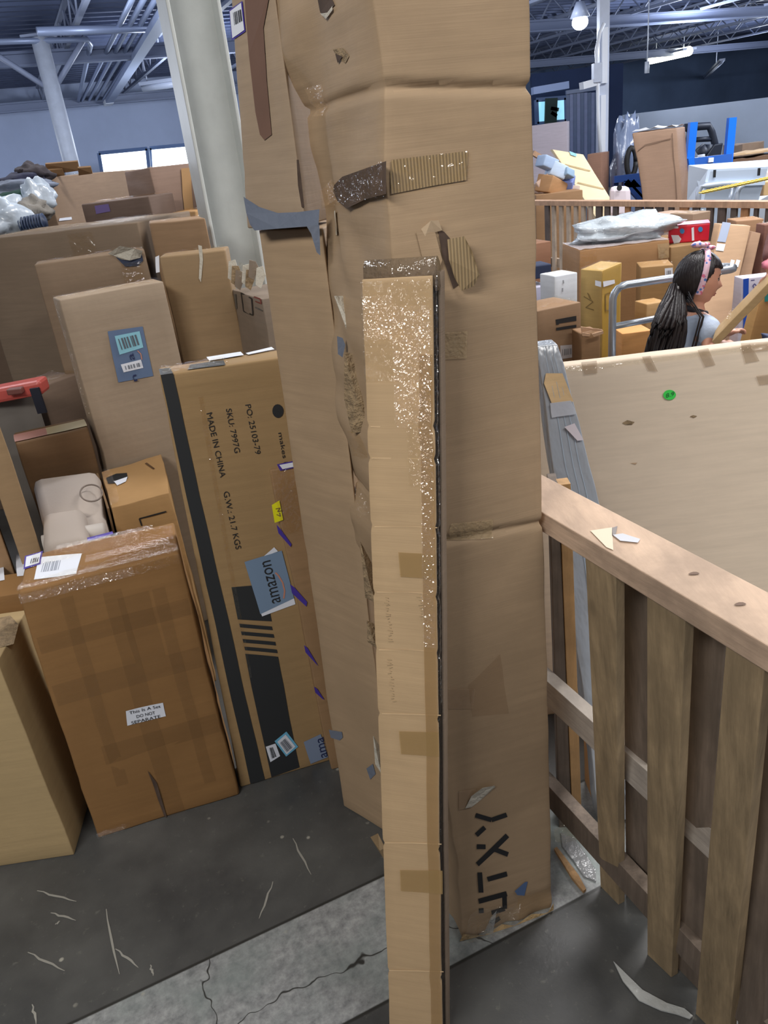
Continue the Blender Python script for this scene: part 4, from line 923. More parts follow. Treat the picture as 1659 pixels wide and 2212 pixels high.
# post and first slat beside the tall carton
p0_ = F(1214, 1788); e_ = F(1240, 1786)
zt_ = zr - th_ - .001
c0 = [F(1208, 1788), F(1236, 1786)]; top0 = [D(1188, 1160, c0[0][1]), D(1208, 1168, c0[1][1])]
k = FN * .03
for p in top0: p[2] = zt_
mk('post', *hexa([c0[0], c0[1], c0[1] + [.01, .06, 0], c0[0] + [.01, .06, 0], top0[0], top0[1], top0[1] + [.01, .06, 0], top0[0] + [.01, .06, 0]]), W3, fence, bevel=.002)
k = [.02, .004, 0]
mk('post_face', *hexa([c0[1] + [.001, -.002, 0], c0[1] + [.024, -.002, 0], c0[1] + [.026, .03, 0], c0[1] + [.001, .03, 0], top0[1] + [.001, -.002, 0], top0[1] + [.024, -.002, 0], top0[1] + [.026, .03, 0], top0[1] + [.001, .03, 0]]), W4, fence, bevel=.001)  # brighter orange wood puts the post's lit side into colour
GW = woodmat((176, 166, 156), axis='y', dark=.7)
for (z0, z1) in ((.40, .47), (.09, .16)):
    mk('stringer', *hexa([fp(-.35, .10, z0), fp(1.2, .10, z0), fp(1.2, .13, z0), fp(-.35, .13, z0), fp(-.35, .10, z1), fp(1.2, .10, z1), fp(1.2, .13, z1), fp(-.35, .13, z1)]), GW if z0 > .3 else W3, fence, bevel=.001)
# torn label scraps on the rail
tz = zr + .0015
mk('label_scrap', [F(*p, tz) for p in ((1275, 1146), (1322, 1139), (1325, 1188), (1310, 1182))], [(0, 1, 2, 3)], plain('cream_scrap', (214, 198, 174), .6), fence, solid=-1)
mk('label_scrap', [F(*p, tz + .001) for p in ((1324, 1155), (1345, 1152), (1383, 1164), (1378, 1172), (1340, 1168))], [(0, 1, 2, 3, 4)], plain('shiny_scrap', (206, 208, 214), .2), fence, solid=-1)
mk('label_scrap', [F(*p, tz) for p in ((1322, 1140), (1334, 1136), (1330, 1154), (1322, 1158))], [(0, 1, 2, 3)], plain('grey_scrap', (130, 122, 118), .4), fence, solid=-1)
for (x, y) in ((1500, 1238), (1600, 1304)):
    c_ = F(x, y, tz); mk('knot', [c_ + [.006 * math.cos(t) * (1 + .5 * (t > 3)), .004 * math.sin(t), 0] for t in np.linspace(0, 5.5, 8)], [tuple(range(8))], plain('knot', (112, 90, 76), .8), fence, solid=-1)
for n_, px, py in ((0, 1497, 2060),): pass

# litter between carton and fence
def flat(name, label, cat, pts, z, mat, th=.003, lift=None):
    V = [F(px, py, z) for px, py in pts]; 
    if lift: V = [v + [0, 0, l] for v, l in zip(V, lift)]
    n_ = len(V); c = sum(V) / n_
    return tag(mk(name, V + [v + [0, 0, th] for v in V], [tuple(range(n_ - 1, -1, -1)), tuple(range(n_, 2 * n_))] + [(i, (i + 1) % n_, (i + 1) % n_ + n_, i + n_) for i in range(n_)], mat, loc=tuple(c)), label, cat)
flat('film_strip', 'curved strip of pale film lying on the floor at the foot of the fence', 'film', [(1325, 2078), (1352, 2105), (1388, 2140), (1440, 2168), (1478, 2180), (1497, 2196), (1490, 2202), (1462, 2192), (1428, 2184), (1380, 2162), (1345, 2120)], .002, film('milky_film', (190, 192, 190), .9, .15, .6, 30))
flat('wood_scrap', 'thin pale wood splinter lying between the tall carton and the fence', 'wood', [(1197, 1838), (1203, 1834), (1250, 1895), (1266, 1925), (1260, 1930), (1235, 1900)], .002, woodmat((190, 150, 104)), .008)
flat('film_scrap', 'crumpled shiny film scrap beside the wood splinter', 'film', [(1212, 1800), (1240, 1812), (1268, 1850), (1286, 1880), (1288, 1905), (1262, 1895), (1240, 1862), (1215, 1830)], .002, film('floor_wrap', (150, 152, 154), .6, .08, 1, 40), .003)
flat('film_scrap', 'small clear film heap at the foot of the fence post', 'film', [(1196, 1800), (1222, 1785), (1250, 1790), (1252, 1812), (1222, 1822), (1200, 1818)], .004, WRAP(), .012)
flat('wood_block', 'dark broken timber offcut behind the fence slats', 'wood', [(1352, 1868), (1380, 1850), (1394, 1880), (1394, 1935), (1366, 1935)], .0, W3, .07)
# carton seen low behind the fence
Carton('orange-brown carton on the floor behind the near fence', boxc(.50, .80, 1.56, 1.66, 0, .34), card((150, 112, 80)), n=(4, 3, 6), amp=.004)
Carton('small bright tan carton low behind the near fence', boxc(.44, .58, 1.42, 1.52, 0, .16), card((206, 156, 104)), n=(3, 3, 4), amp=.004)
# grey film-wrapped blade leaning
gm = film('grey_shrink_wrap', (162, 168, 176), 1, .22, .8, 7, (3, 3, .6))
tR = D(1206, 744, 1.80); m2 = D(1293, 1078, 1.66); bR = ext(tR, m2, .02)
tL = D(1160, 735, 1.80); bL = bR + np.array([-.20, -.02, 0]); tL[2] = tR[2]
gt = Carton('tall grey film-wrapped slab leaning behind the fence rail', [bL, bR, bR + [0, .06, 0], bL + [0, .06, 0], tL, tR, tR + [0, .06, 0], tL + [0, .06, 0]], gm, n=(8, 3, 24), amp=.006, freq=9, name='wrapped_slab', body='slab')
gt.patch('F', [(1175, 828), (1180, 806), (1214, 806), (1238, 868), (1190, 872)], card((216, 186, 142)), 'board_patch', off=.004)
gt.decal('F', [(1192, 904), (1242, 896), (1232, 866), (1186, 872)], film('white_tape', (206, 210, 220), .8, .2, .3, 20), 'white_tape', off=.006)
gt.patch('F', [(1216, 924), (1238, 916), (1258, 952), (1245, 954)], plain('pink_label', (222, 214, 222), .5), 'label', off=.006)
for u in (.35, .55, .72): gt.quad_uv('F', [(u, 0), (u + .012, 0), (u + .012, 1), (u, 1)], plain('seam_highlight', (176, 196, 216), .3), 'seam', n=(1, 20), off=.003)  # pale strips paint highlights down the wrap
# big pale panel carton behind it
pt0 = D(1216, 786, 2.0); pt1 = D(1659, 737, 1.985); z = (pt0[2] + pt1[2]) / 2; pt0[2] = pt1[2] = z
d_ = pt1 - pt0; d_ /= np.linalg.norm(d_); pt0 = pt0 - d_ * .12; pt1 = pt1 + d_ * .8
bk = np.array([0, -.22, 0]); lo = lambda p, zz: np.array([p[0], p[1], zz])
pc_ = [lo(pt0 + bk, 0), lo(pt1 + bk, 0), lo(pt1 + bk, 0) + [0, .05, 0], lo(pt0 + bk, 0) + [0, .05, 0], pt0 + [0, 0, -.006], pt1 + [0, 0, -.006], pt1 + [0, .035, 0], pt0 + [0, .035, 0]]
pan = Carton('huge pale kraft panel carton leaning back behind the fence, green dot sticker', pc_, card((226, 208, 186), var=.04, corr=.25), n=(20, 3, 16), amp=.004, freq=3, bevel=.006)
q = pan
q.patch('F', [(1446 + 14 * math.cos(t * math.pi / 10), 852 + 11 * math.sin(t * math.pi / 10)) for t in range(20)], plain('green_sticker', (64, 214, 84), .5), 'green_sticker', off=.003)
q.text('F', '8.9', (1438, 858), (1456, 853), (0, -9), plain('dark_green_print', (28, 110, 50), .6), off=.0045)
q.patch('F', [(1345, 913), (1356, 907), (1372, 911), (1366, 917), (1352, 917)], EDGE, 'dent_tear', off=.002); q.patch('F', [(1491, 899), (1498, 896), (1507, 898), (1500, 902)], EDGE, 'dent_tear', off=.002); q.patch('F', [(1362, 1000), (1378, 999), (1374, 1003)], card((196, 168, 138)), 'dent_tear', off=.002)
tpm = film('panel_tape', (184, 160, 130), .5, .15, .6, 24)
for pts in ([(1262, 808), (1290, 805), (1288, 778), (1254, 782)], [(1400, 800), (1420, 802), (1404, 768), (1386, 770)], [(1524, 792), (1546, 788), (1530, 752), (1506, 756)], [(1610, 785), (1640, 780), (1620, 744), (1600, 748)], [(1640, 832), (1690, 826), (1680, 806), (1632, 812)], [(1604, 764), (1700, 752), (1700, 736), (1600, 742)]):
    q.decal('F', pts, tpm, 'tape_patch', off=.003, n=(5, 5), wob=.004)
q.quad_uv('F', [(0, .985), (1, .985), (1, 1), (0, 1)], WRAP(), 'clear_tape', n=(40, 2), off=.003, wob=.006)

# ---- platform trolley with a tube handle
steelb = plain('zinc_tube', (176, 184, 194), .3, metal=.6)
ty = 3.42; hl = D(1322, 760, ty); zt_ = D(1345, 616, ty)[2]; dz = .2
t = thing('platform_trolley', 'grey platform trolley with a bent tube handle behind the girl', 'trolley', (hl[0] + .3, ty + .2, 0))
x0, x1 = hl[0], D(1592, 596, ty)[0]
def arc(cx_, cz_, r_, a0, a1, n_=6): return [(cx_ + r_ * math.cos(a), ty, cz_ + r_ * math.sin(a)) for a in np.linspace(a0, a1, n_)]
back = [(x1 - .05 + .05 * math.cos(a), ty + .05 - .05 * math.cos(a + math.pi / 2) * -1 * 0 + .05 * math.sin(a), zt_ + .01) for a in np.linspace(-math.pi / 2, math.pi / 2, 8)]
xb = x1 - .17
mk('handle', *tube([(x0, ty, dz)] + arc(x0 + .06, zt_ - .06, .06, math.pi, math.pi / 2) + back + [(xb + .05, ty + .10, zt_ + .01), (xb, ty + .10, zt_ - .04), (xb, ty + .10, dz)], .017, 12), steelb, t, smooth=True)
zm = D(1345, 703, ty)[2]; mk('cross_bar', *tube([(x0, ty, zm), (xb, ty + .10, zm)], .014, 10), steelb, t, smooth=True)
mk('deck', *hexa(boxc(x0 - .03, x1 + .03, ty - .60, ty + .15, dz - .04, dz)), plain('grey_deck', (186, 192, 200), .5), t, bevel=.01)
for a_, b__ in ((x0 + .05, ty - .5), (x1 - .05, ty - .5), (x0 + .05, ty + .08), (x1 - .05, ty + .08)):
    mk('caster', *tube([(a_ - .015, b__, .06), (a_ + .015, b__, .06)], .06, 14), plain('black_rubber', (30, 30, 32), .6), t, smooth=True)
    mk('caster_fork', *beam((a_, b__, .08), (a_, b__, dz - .04), .05, .03), steelb, t)
# boxes on the deck that the girl sits at
Carton('white flat carton lying on the trolley deck', boxc(x0 + .03, x0 + .17, ty - .50, ty - .06, dz, .56), card((212, 216, 220), var=.04), n=(4, 4, 4), amp=.003)
Carton('bright orange-tan carton just behind the trolley handle', boxc(x0 + .10, x0 + .24, ty + .16, ty + .30, 0, .66), card((206, 150, 92)), n=(4, 4, 4), amp=.003)

# ---- cartons behind the trolley
def rb_(label, TL, TR, y1, depth, col, y2=None, zb=0, tape=True, **kw):
    c = upbox(TL, TR, y1, y2, depth, zb); o = Carton(label, c, card(col, var=.10), n=(6, 4, 8), amp=.004, bevel=.005, **kw)
    if tape: o.quad_uv('T', [(.0, .1), (1, .1), (1, .9), (.0, .9)], TAPE(), 'clear_tape', n=(10, 3), off=.004, wob=.01)
    return o
q = rb_('brown carton with two black print bars left of the trolley', (1160, 672), (1255, 652), 3.30, .2, (142, 114, 88))
q.decal('F', [(1200, 700), (1244, 693), (1244, 682), (1199, 690)], INK(), 'black_bar', off=.004); q.decal('F', [(1200, 714), (1244, 707), (1244, 701), (1200, 708)], INK(), 'black_bar', off=.004)
q.decal('F', [(1200, 702), (1206, 701), (1206, 694), (1200, 695)], INK(), 'black_bar', off=.004)
l = q.decal('F', [(1208, 776), (1236, 772), (1237, 744), (1208, 746)], plain('grey_label', (178, 172, 172), .5), 'shipping_label', off=.004); q.bars('F', [(1212, 768), (1232, 765), (1232, 752), (1212, 754)], plain('grey_print', (110, 108, 110), .6), 7, parent=l, off=.006)
q = rb_('small brown carton with folded-in ragged flaps left of the trolley', (1256, 722), (1298, 716), 3.22, .12, (140, 108, 78), tape=False)
for i, pts in enumerate(([(1255, 706), (1302, 712), (1300, 718), (1276, 714), (1257, 718)], [(1257, 718), (1276, 722), (1274, 727), (1258, 726)], [(1278, 721), (1302, 714), (1303, 720), (1282, 727)])):
    V = [D(px, py, 3.24 - .02 * i) for px, py in pts]; mk('flap', V, [tuple(range(len(V)))], card((196, 160, 130)), q.root, solid=.006)
q = rb_('white carton between the striped and the yellow ones', (1197, 597), (1247, 588), 3.85, .14, (206, 210, 216))
q.strokes('F', [[(1215, 605), (1216, 612)], [(1214, 622), (1214, 630)]], 3, plain('grey_print', (150, 152, 158), .6), 'printed_mark')
q = rb_('pale lavender carton behind the striped one', (1150, 622), (1194, 614), 4.1, .3, (178, 176, 196))
q = rb_('dark navy item on the lavender carton', (1150, 604), (1192, 598), 4.15, .15, (44, 52, 76), zb=.93, tape=False, name='storage_case')
q = rb_('reddish-brown carton at the left under the far fence', (1150, 527), (1190, 521), 5.2, .3, (140, 102, 80))
a, b_, c_ = D(1254, 578, 4.05), D(1300, 583, 3.92), D(1343, 573, 4.1); z = (a[2] + b_[2] + c_[2]) / 3
tps = [lo(a, z), lo(b_, z), lo(c_, z), lo(a + c_ - b_, z)]
q = Carton('yellow-taped tall carton standing corner-on behind the trolley', [lo(p, 0) for p in tps] + tps, card((180, 150, 92), var=.08), n=(5, 5, 10), amp=.004)
q.quad_uv('R', [(.0, 0), (.95, 0), (.95, 1), (.0, 1)], film('yellow_tape', (196, 160, 72), .65, .2, .2, 12), 'yellow_tape', n=(3, 10), off=.003)
q.decal('F', [(1287, 616), (1300, 620), (1300, 608), (1287, 605)], WHITE(), 'label', off=.005); q.decal('R', [(1301, 620), (1326, 612), (1325, 604), (1300, 608)], WHITE(), 'label', off=.006)
q.strokes('F', [[(1262, 640), (1282, 652), (1266, 664), (1284, 670)], [(1270, 632), (1276, 646)]], 2, plain('olive_print', (120, 96, 50), .7), 'printed_mark', off=.004)
q.strokes('R', [[(1306, 636), (1318, 632), (1319, 668), (1306, 672), (1306, 636)]], 2, plain('olive_print', (120, 96, 50), .7), 'printed_mark', off=.006)
q.quad_uv('T', [(0, 0), (1, 0), (1, 1), (0, 1)], WRAP(), 'clear_tape', n=(6, 6), off=.004, wob=.01)
a, b_, c_ = D(1214, 532, 5.0), D(1252, 543, 4.6), D(1446, 518, 4.62); z = (b_[2] + c_[2]) / 2
tps = [lo(a, z), lo(b_, z), lo(c_, z), lo(a + c_ - b_, z)]; tps = [tps[1], tps[2], tps[3], tps[0]]
q = Carton('long brown carton carrying the plastic bag', [lo(p, 0) for p in tps] + tps, card((160, 122, 84), var=.1), n=(12, 5, 10), amp=.006)
bigz = z
q.quad_uv('T', [(0, 0), (1, 0), (1, 1), (0, 1)], film('pale_top_tape', (206, 196, 196), .7, .2, .5, 10), 'top_tape', n=(16, 6), off=.004, wob=.01)
q.decal('F', [(1252, 580), (1290, 576), (1288, 538), (1252, 543)], TAPE(), 'clear_tape', off=.005, wob=.01)
q.decal('F', [(1421, 560), (1444, 556), (1444, 524), (1418, 528)], film('shiny_corner', (186, 160, 120), .6, .12, .6, 20), 'tape_patch', off=.006, wob=.01)
bp_ = D(1345, 490, 4.85)
bag = _lump('plastic_bag', 'large clear-white plastic bag lying on the long brown carton', 'bag', np.array([bp_[0], bp_[1], bigz + .06]), (.30, .15, .085), film('clear_bag', (198, 208, 216), .88, .18, 1, 16), 14, .22, 2.6, 1.0)
# flatten its underside
for v in bag.data.vertices:
    if v.co.z < -.055: v.co.z = -.055
q = rb_('brown carton with a white label right of the yellow one', (1385, 578), (1455, 572), 4.25, .2, (158, 124, 82))
l = q.decal('F', [(1437, 604), (1454, 602), (1453, 578), (1436, 580)], WHITE(), 'label', off=.004); q.bars('F', [(1440, 598), (1450, 597), (1449, 584), (1440, 585)], plain('grey_print', (110, 108, 110), .6), 5, parent=l, off=.006)
q = rb_('small crumpled tan carton behind the trolley bars', (1397, 657), (1440, 650), 3.95, .12, (186, 150, 104))
q = rb_('kraft carton under the red one, behind the girl', (1450, 534), (1538, 522), 4.72, .55, (150, 120, 84))
zq = q.c[4][2]
q = rb_('red printed carton with blue spots on top of a kraft one', (1446, 489), (1533, 482), 4.86, .16, (196, 30, 48), zb=zq + .002, tape=False)
q.body.data.materials[0] = plain('red_print_board', (202, 28, 52), .4)
for cx_, cy_ in ((1474, 499), (1513, 495)): q.patch('F', [(cx_ + 5 * math.cos(t), cy_ + 6 * math.sin(t)) for t in np.linspace(0, 5.8, 10)], plain('blue_spot', (60, 130, 190), .4), 'blue_spot', off=.004)
q.patch('F', [(1450, 508), (1466, 508), (1472, 516), (1468, 524), (1456, 526)], WHITE(), 'white_patch', off=.004)
q.decal('F', [(1495, 520), (1500, 519), (1499, 490), (1494, 492)], WHITE(), 'white_bar', off=.004); q.decal('F', [(1446, 494), (1466, 493), (1466, 488), (1446, 489)], WHITE(), 'white_bar', off=.004)
q.quad_uv('T', [(0, 0), (1, 0), (1, 1), (0, 1)], plain('pink_lid', (230, 120, 150), .4), 'lid', off=.003)
q = rb_('pinkish carton under the far rail left of the black gap', (1446, 462), (1490, 455), 5.6, .2, (184, 162, 152)); q = rb_('grey-tan carton under the far rail right of the black gap', (1497, 462), (1535, 455), 5.2, .2, (150, 128, 108))
def leaner(label, TL, TR, BL, BR, y0, y1, th, col, cat='box', name='cardboard_box', zb=.01, n=(6, 3, 12)):
    a, b_ = D(*TL, y1), D(*TR, y1 - .02); c_ = ext(a, D(*BL, y0), zb); e_ = ext(b_, D(*BR, y0), zb); k = np.array([0, th, 0])
    return Carton(label, [c_, e_, e_ + k, c_ + k, a, b_, b_ + k, a + k], card(col, var=.08), n=n, amp=.004, name=name)
q = leaner('wide tan carton leaning right of the girl with grey print and two labels', (1556, 484), (1622, 488), (1508, 700), (1572, 716), 4.15, 4.5, .08, (184, 152, 122))
q.decal('F', [(1548, 522), (1566, 524), (1578, 482), (1560, 480)], plain('grey_blue_print', (150, 162, 186), .6), 'printed_block', off=.004)
q.decal('F', [(1545, 541), (1562, 543), (1566, 528), (1548, 526)], WHITE(), 'label', off=.004)
for x in (1574, 1586): q.decal('F', [(x, 576), (x + 8, 578), (x + 13, 563), (x + 5, 561)], WHITE(), 'label', off=.004)
leaner('narrow brown carton leaning just right of the wide tan one', (1624, 500), (1644, 504), (1570, 700), (1600, 700), 4.3, 4.62, .05, (150, 120, 96))
rb_('kraft carton behind the leaning ones under the far rail', (1590, 478), (1650, 472), 4.95, .2, (166, 130, 100))
rb_('dark reddish carton at the far right edge', (1652, 486), (1700, 480), 4.6, .1, (128, 90, 78))
# blue and white carton
q = rb_('blue and white upright carton near the right edge', (1604, 602), (1690, 592), 3.95, .10, (206, 200, 214), tape=False)
q.decal('F', [(1604, 740), (1612, 740), (1616, 601), (1604, 603)], plain('blue_print', (36, 84, 190), .4), 'blue_panel', off=.004)
q.strokes('F', [[(1620, 606), (1628, 605)], [(1624, 618), (1628, 613), (1632, 618), (1628, 623), (1624, 618)], [(1622, 630), (1630, 634)]], 2.2, plain('violet_print', (90, 84, 140), .5), 'printed_mark', off=.005)
q = leaner('yellow-brown carton at the lower right edge beside the diagonal one', (1648, 626), (1706, 618), (1616, 748), (1690, 748), 3.40, 3.44, .08, (190, 150, 96))
q.patch('F', [(1652, 632), (1662, 628), (1662, 650), (1652, 652)], plain('teal_print', (40, 140, 136), .5), 'teal_mark', off=.004)
# diagonal long carton held by the girl
A_, B_ = D(1548, 728, 3.02), D(1672, 598, 2.9)
V, Fc = beam(A_, B_, .14, .028, up=(-.3, 0, 1))
diag = Carton('long flat tan carton tilted up from the girl\'s hands', [np.array(V[i]) for i in (0, 3, 2, 1, 4, 7, 6, 5)], card((190, 160, 118)), n=(10, 3, 2), amp=.003)
diag.quad_uv('T', [(.25, 0), (.36, 0), (.36, 1), (.25, 1)], WRAP(), 'clear_tape', n=(4, 4), off=.004, wob=.006)

# ---- far fence
rA, rB = F(1150, 434, 1.0), F(1659, 436, 1.0); d = rB - rA; L = np.linalg.norm(d); d /= L; nb = np.array([d[1], -d[0], 0]) * -1
nb = nb if nb[1] > 0 else -nb
ff = thing('wooden_fence', 'far slatted fence with a straight pale top rail', 'fence', (rA[0], rA[1], 0))
RW = woodmat((190, 152, 122), dark=.8); SW = woodmat((186, 166, 146), dark=.8); SD = woodmat((98, 84, 76), dark=.7); SO = woodmat((186, 134, 88), dark=.8)
def q_(s_, n_, z_): p = rA + d * s_ + nb * n_; return np.array([p[0], p[1], z_])
mk('top_rail', *hexa([q_(-.6, 0, .96), q_(L + 1, 0, .96), q_(L + 1, .09, .96), q_(-.6, .09, .96), q_(-.6, 0, 1), q_(L + 1, 0, 1), q_(L + 1, .09, 1), q_(-.6, .09, 1)]), RW, ff)
def s_of(px):   # distance along the rail for a pixel column just under the rail
    r = ray(px, 445); t = ((rA - O3) @ nb) / (r @ nb); return (O3 + r * t - rA) @ d
for i, (x, w_, mt_) in enumerate([(1178, 9, SD)] + [(1192 + 16 * k_, 7, SW) for k_ in range(6)] + [(1290, 12, SD), (1308, 10, SD), (1326, 10, SD), (1352, 10, SO), (1376, 14, SD), (1398, 14, SD), (1420, 16, SD), (1446, 10, SD), (1474, 18, SO), (1500, 14, SD), (1530, 14, SD), (1556, 16, SD), (1582, 12, SD), (1606, 16, SO), (1630, 8, SD), (1655, 8, SD), (1680, 14, SD)]):
    a, b_ = s_of(x - w_ / 2), s_of(x + w_ / 2)
    mk('slat', *hexa([q_(a, .012, 0), q_(b_, .012, 0), q_(b_, .03, 0), q_(a, .03, 0), q_(a, .012, .96), q_(b_, .012, .96), q_(b_, .03, .96), q_(a, .03, .96)]), mt_, ff)
mk('stringer', *hexa([q_(-.6, .035, .42), q_(L + 1, .035, .42), q_(L + 1, .07, .42), q_(-.6, .07, .42), q_(-.6, .035, .50), q_(L + 1, .035, .50), q_(L + 1, .07, .50), q_(-.6, .07, .50)]), SW, ff)

# ---- beyond the far fence
q = leaner('cream panel leaning left of the white pole beyond the far fence', (1194, 323), (1260, 334), (1262, 430), (1318, 428), 9.2, 9.6, .12, (236, 218, 180), zb=.05)
for y_ in (356, 395): q.strokes('F', [[(1220 + (y_ - 356) * .7, y_), (1275 + (y_ - 356) * .75, y_ + 14)]], 2, card((186, 164, 120)), 'panel_crease', off=.01)
q.patch('F', [(1229, 328), (1245, 334), (1244, 340), (1232, 336)], plain('cyan_border', (140, 196, 214), .5), 'blue_label', off=.012)
tag(mk('timber_bar', *beam(D(1150, 330, 9.5), D(1214, 366, 9.5), .12, .05), RW, loc=tuple(D(1180, 345, 9.5))), 'tan bar sloping down into the clutter left of the cream panel', 'wood')
cl = [((1182, 352, .16), (170, 190, 220), 'pale blue carton on the clutter heap left of the cream panel'), ((1200, 372, .20), (190, 206, 226), 'white-blue carton in the clutter heap'), ((1214, 398, .2), (120, 134, 190), 'blue-violet carton near the heap\'s foot'), ((1190, 404, .24), (178, 136, 96), 'brown carton at the heap\'s left foot'), ((1172, 402, .2), (206, 176, 156), 'pinkish carton beside the tall centre one on the heap'), ((1232, 415, .16), (206, 186, 170), 'small cream carton against the cream panel'), ((1225, 375, .12), (150, 176, 200), 'small grey-blue carton leaning against the cream panel')]
for i, ((x, y, r_), col, lab) in enumerate(cl):
    r_ *= .58; p = D(x, y, 8.6 + .06 * (i % 3)); ang_ = .5 + i * 1.1; R_ = Matrix.Rotation(ang_, 3, 'Z') @ Matrix.Rotation(.5 * math.sin(i * 2), 3, 'X') @ Matrix.Rotation(.4 * math.cos(i), 3, 'Y')
    cs_ = [p + np.array(R_ @ Vector(v)) for v in [(-r_, -r_ * .7, -r_ * .6), (r_, -r_ * .7, -r_ * .6), (r_, r_ * .7, -r_ * .6), (-r_, r_ * .7, -r_ * .6), (-r_, -r_ * .7, r_ * .6), (r_, -r_ * .7, r_ * .6), (r_, r_ * .7, r_ * .6), (-r_, r_ * .7, r_ * .6)]]
    Carton(lab, cs_, card(col), n=(3, 3, 3), amp=.01, bevel=.01)
Carton('low brown pallet box carrying the clutter heap', boxc(D(1150, 420, 8.5)[0], D(1250, 420, 8.5)[0], 8.35, 9.1, 0, D(1190, 416, 8.5)[2]), card((150, 116, 84)), n=(4, 4, 3), amp=.01)
Carton('pale pinkish-grey tall board standing below the pale blue window', upbox((1140, 272), (1225, 262), 12.5, 12.3, .3), card((196, 186, 196), var=.04), n=(4, 2, 6), amp=.01)
Carton('rust-brown carton standing behind the white pole', upbox((1268, 334), (1300, 330), 11.0, 10.9, .4), card((150, 114, 96)), n=(3, 3, 4), amp=.01)
# white pole
px0 = D(1304, 430, 12.5); t = thing('white_pole', 'white square pole with cable and conduit beyond the far fence', 'column', lo(px0, 0))
pw = plain('white_pole_paint', (196, 204, 222), .45, var=.05)
mk('post', *hexa(boxc(px0[0] - .08, px0[0] + .06, 12.5, 12.64, 0, CZ - .6)), pw, t)
zt2 = D(1306, 60, 12.5)[2]; zt3 = D(1306, 180, 12.5)[2]
mk('cover_panel', *hexa(boxc(px0[0] - .06, px0[0] + .02, 12.44, 12.5, zt3, zt2)), plain('bright_white', (232, 236, 244), .4), t)
mk('cover_panel', *hexa(boxc(px0[0] - .07, px0[0] + .0, 12.44, 12.5, .6, zt3 - .15)), plain('bright_white', (232, 236, 244), .4), t)
cab = [D(x, y, 12.35) for x, y in ((1298, 350), (1292, 250), (1291, 170), (1288, 110), (1296, 70), (1305, 50))]
mk('cable', *tube(cab, .025, 6), plain('bright_white', (232, 236, 244), .4), t, smooth=True)
mk('side_arm', *beam(D(1256, 186, 12.3), D(1292, 176, 12.4), .1, .09), plain('bright_white', (232, 236, 244), .4), t)
mk('junction_box', *hexa(boxc(*(lambda p: (p[0] - .07, p[0] + .05, 12.3, 12.42, p[2] - .12, p[2] + .12))(D(1289, 158, 12.4)))), pw, t)
a = D(1338, 415, 9.0)
tb_ = thing('pink_board', 'pale pink rounded board with a hole right of the white pole', 'board', lo(a, 0))
mk('board', *hexa([D(1316, 470, 9.0), D(1364, 470, 9.0), D(1364, 470, 9.1), D(1316, 470, 9.1), D(1317, 402, 9.0), D(1361, 402, 9.0), D(1361, 402, 9.1), D(1317, 402, 9.1)]), plain('pink_board', (222, 208, 214), .6), tb_, bevel=.05)
mk('foot', *hexa([lo(D(1330, 470, 9.0), 0), lo(D(1350, 470, 9.0), 0), lo(D(1350, 470, 9.1), 0), lo(D(1330, 470, 9.1), 0), D(1330, 470, 9.0), D(1350, 470, 9.0), D(1350, 470, 9.1), D(1330, 470, 9.1)]), plain('pink_board', (222, 208, 214), .6), tb_)
c_ = D(1338, 406, 8.97); mk('hole', [c_ + [.03 * math.cos(t_), 0, .03 * math.sin(t_)] for t_ in np.linspace(0, 5.6, 10)], [tuple(range(10))], INK(), tb_, solid=-1)
# big brown carton
a, b_ = D(1365, 287, 9.5), D(1462, 276, 9.45); c_, e_ = ext(a, D(1388, 430, 9.4), .05), ext(b_, D(1472, 430, 9.35), .05); kk = np.array([.30, .5, 0])
q = Carton('big brown upright carton with a taped white lid beyond the far fence', [c_, e_, e_ + kk, c_ + kk, a, b_, b_ + kk * [1, 1, 0] + [0, 0, .0], a + kk], card((146, 118, 98), var=.06), n=(6, 4, 10), amp=.012, bevel=.015)
q.quad_uv('T', [(0, 0), (1, 0), (1, .9), (0, .9)], film('white_top_tape', (236, 234, 232), .95, .3, .6, 6), 'white_tape', n=(10, 3), off=.01, wob=.05)
q.strokes('F', [[(1378, 325), (1395, 312), (1448, 300)], [(1452, 288), (1462, 430)]], 2, plain('brown_print', (110, 84, 66), .7), 'printed_line', off=.01)
# wrapped bundle and wheel, blue rack
bw = D(1356, 350, 11.2)
t = thing('wrapped_bundle', 'grey film-wrapped bundle with a black wheel left of the big brown carton', 'bundle', lo(bw, 0))
mk('wrap', *blob(D(1352, 380, 11.2) - np.array([0, 0, .2]), (.20, .2, .95), 20, 20, .2, 2.5, 3), film('blue_grey_wrap', (126, 140, 170), 1, .2, 1, 6), t, smooth=True)
c_ = D(1364, 350, 10.9); mk('wheel', *tube([c_ + [.06 * math.cos(t_), 0, .17 * math.sin(t_)] for t_ in np.linspace(0, 6.28, 20)], .035, 8), plain('black_rubber', (30, 30, 32), .6), t, smooth=True)
t = thing('blue_rack', 'dark blue metal rack bars left of the big brown carton', 'rack', lo(D(1350, 400, 10.6), 0)); bm_ = plain('dark_blue_steel', (32, 62, 120), .4)
for (x0_, y0_, x1_, y1_) in ((1325, 388, 1392, 380), (1345, 398, 1390, 396), (1350, 392, 1384, 430), (1362, 392, 1395, 428)):
    mk('bar', *beam(D(x0_, y0_, 10.6), D(x1_, y1_, 10.6), .08, .08), bm_, t)
for x_ in (1330, 1390): p = D(x_, 388, 10.65); mk('upright', *beam(lo(p, 0), p, .06, .06, up=(0, 1, 0)), bm_, t)
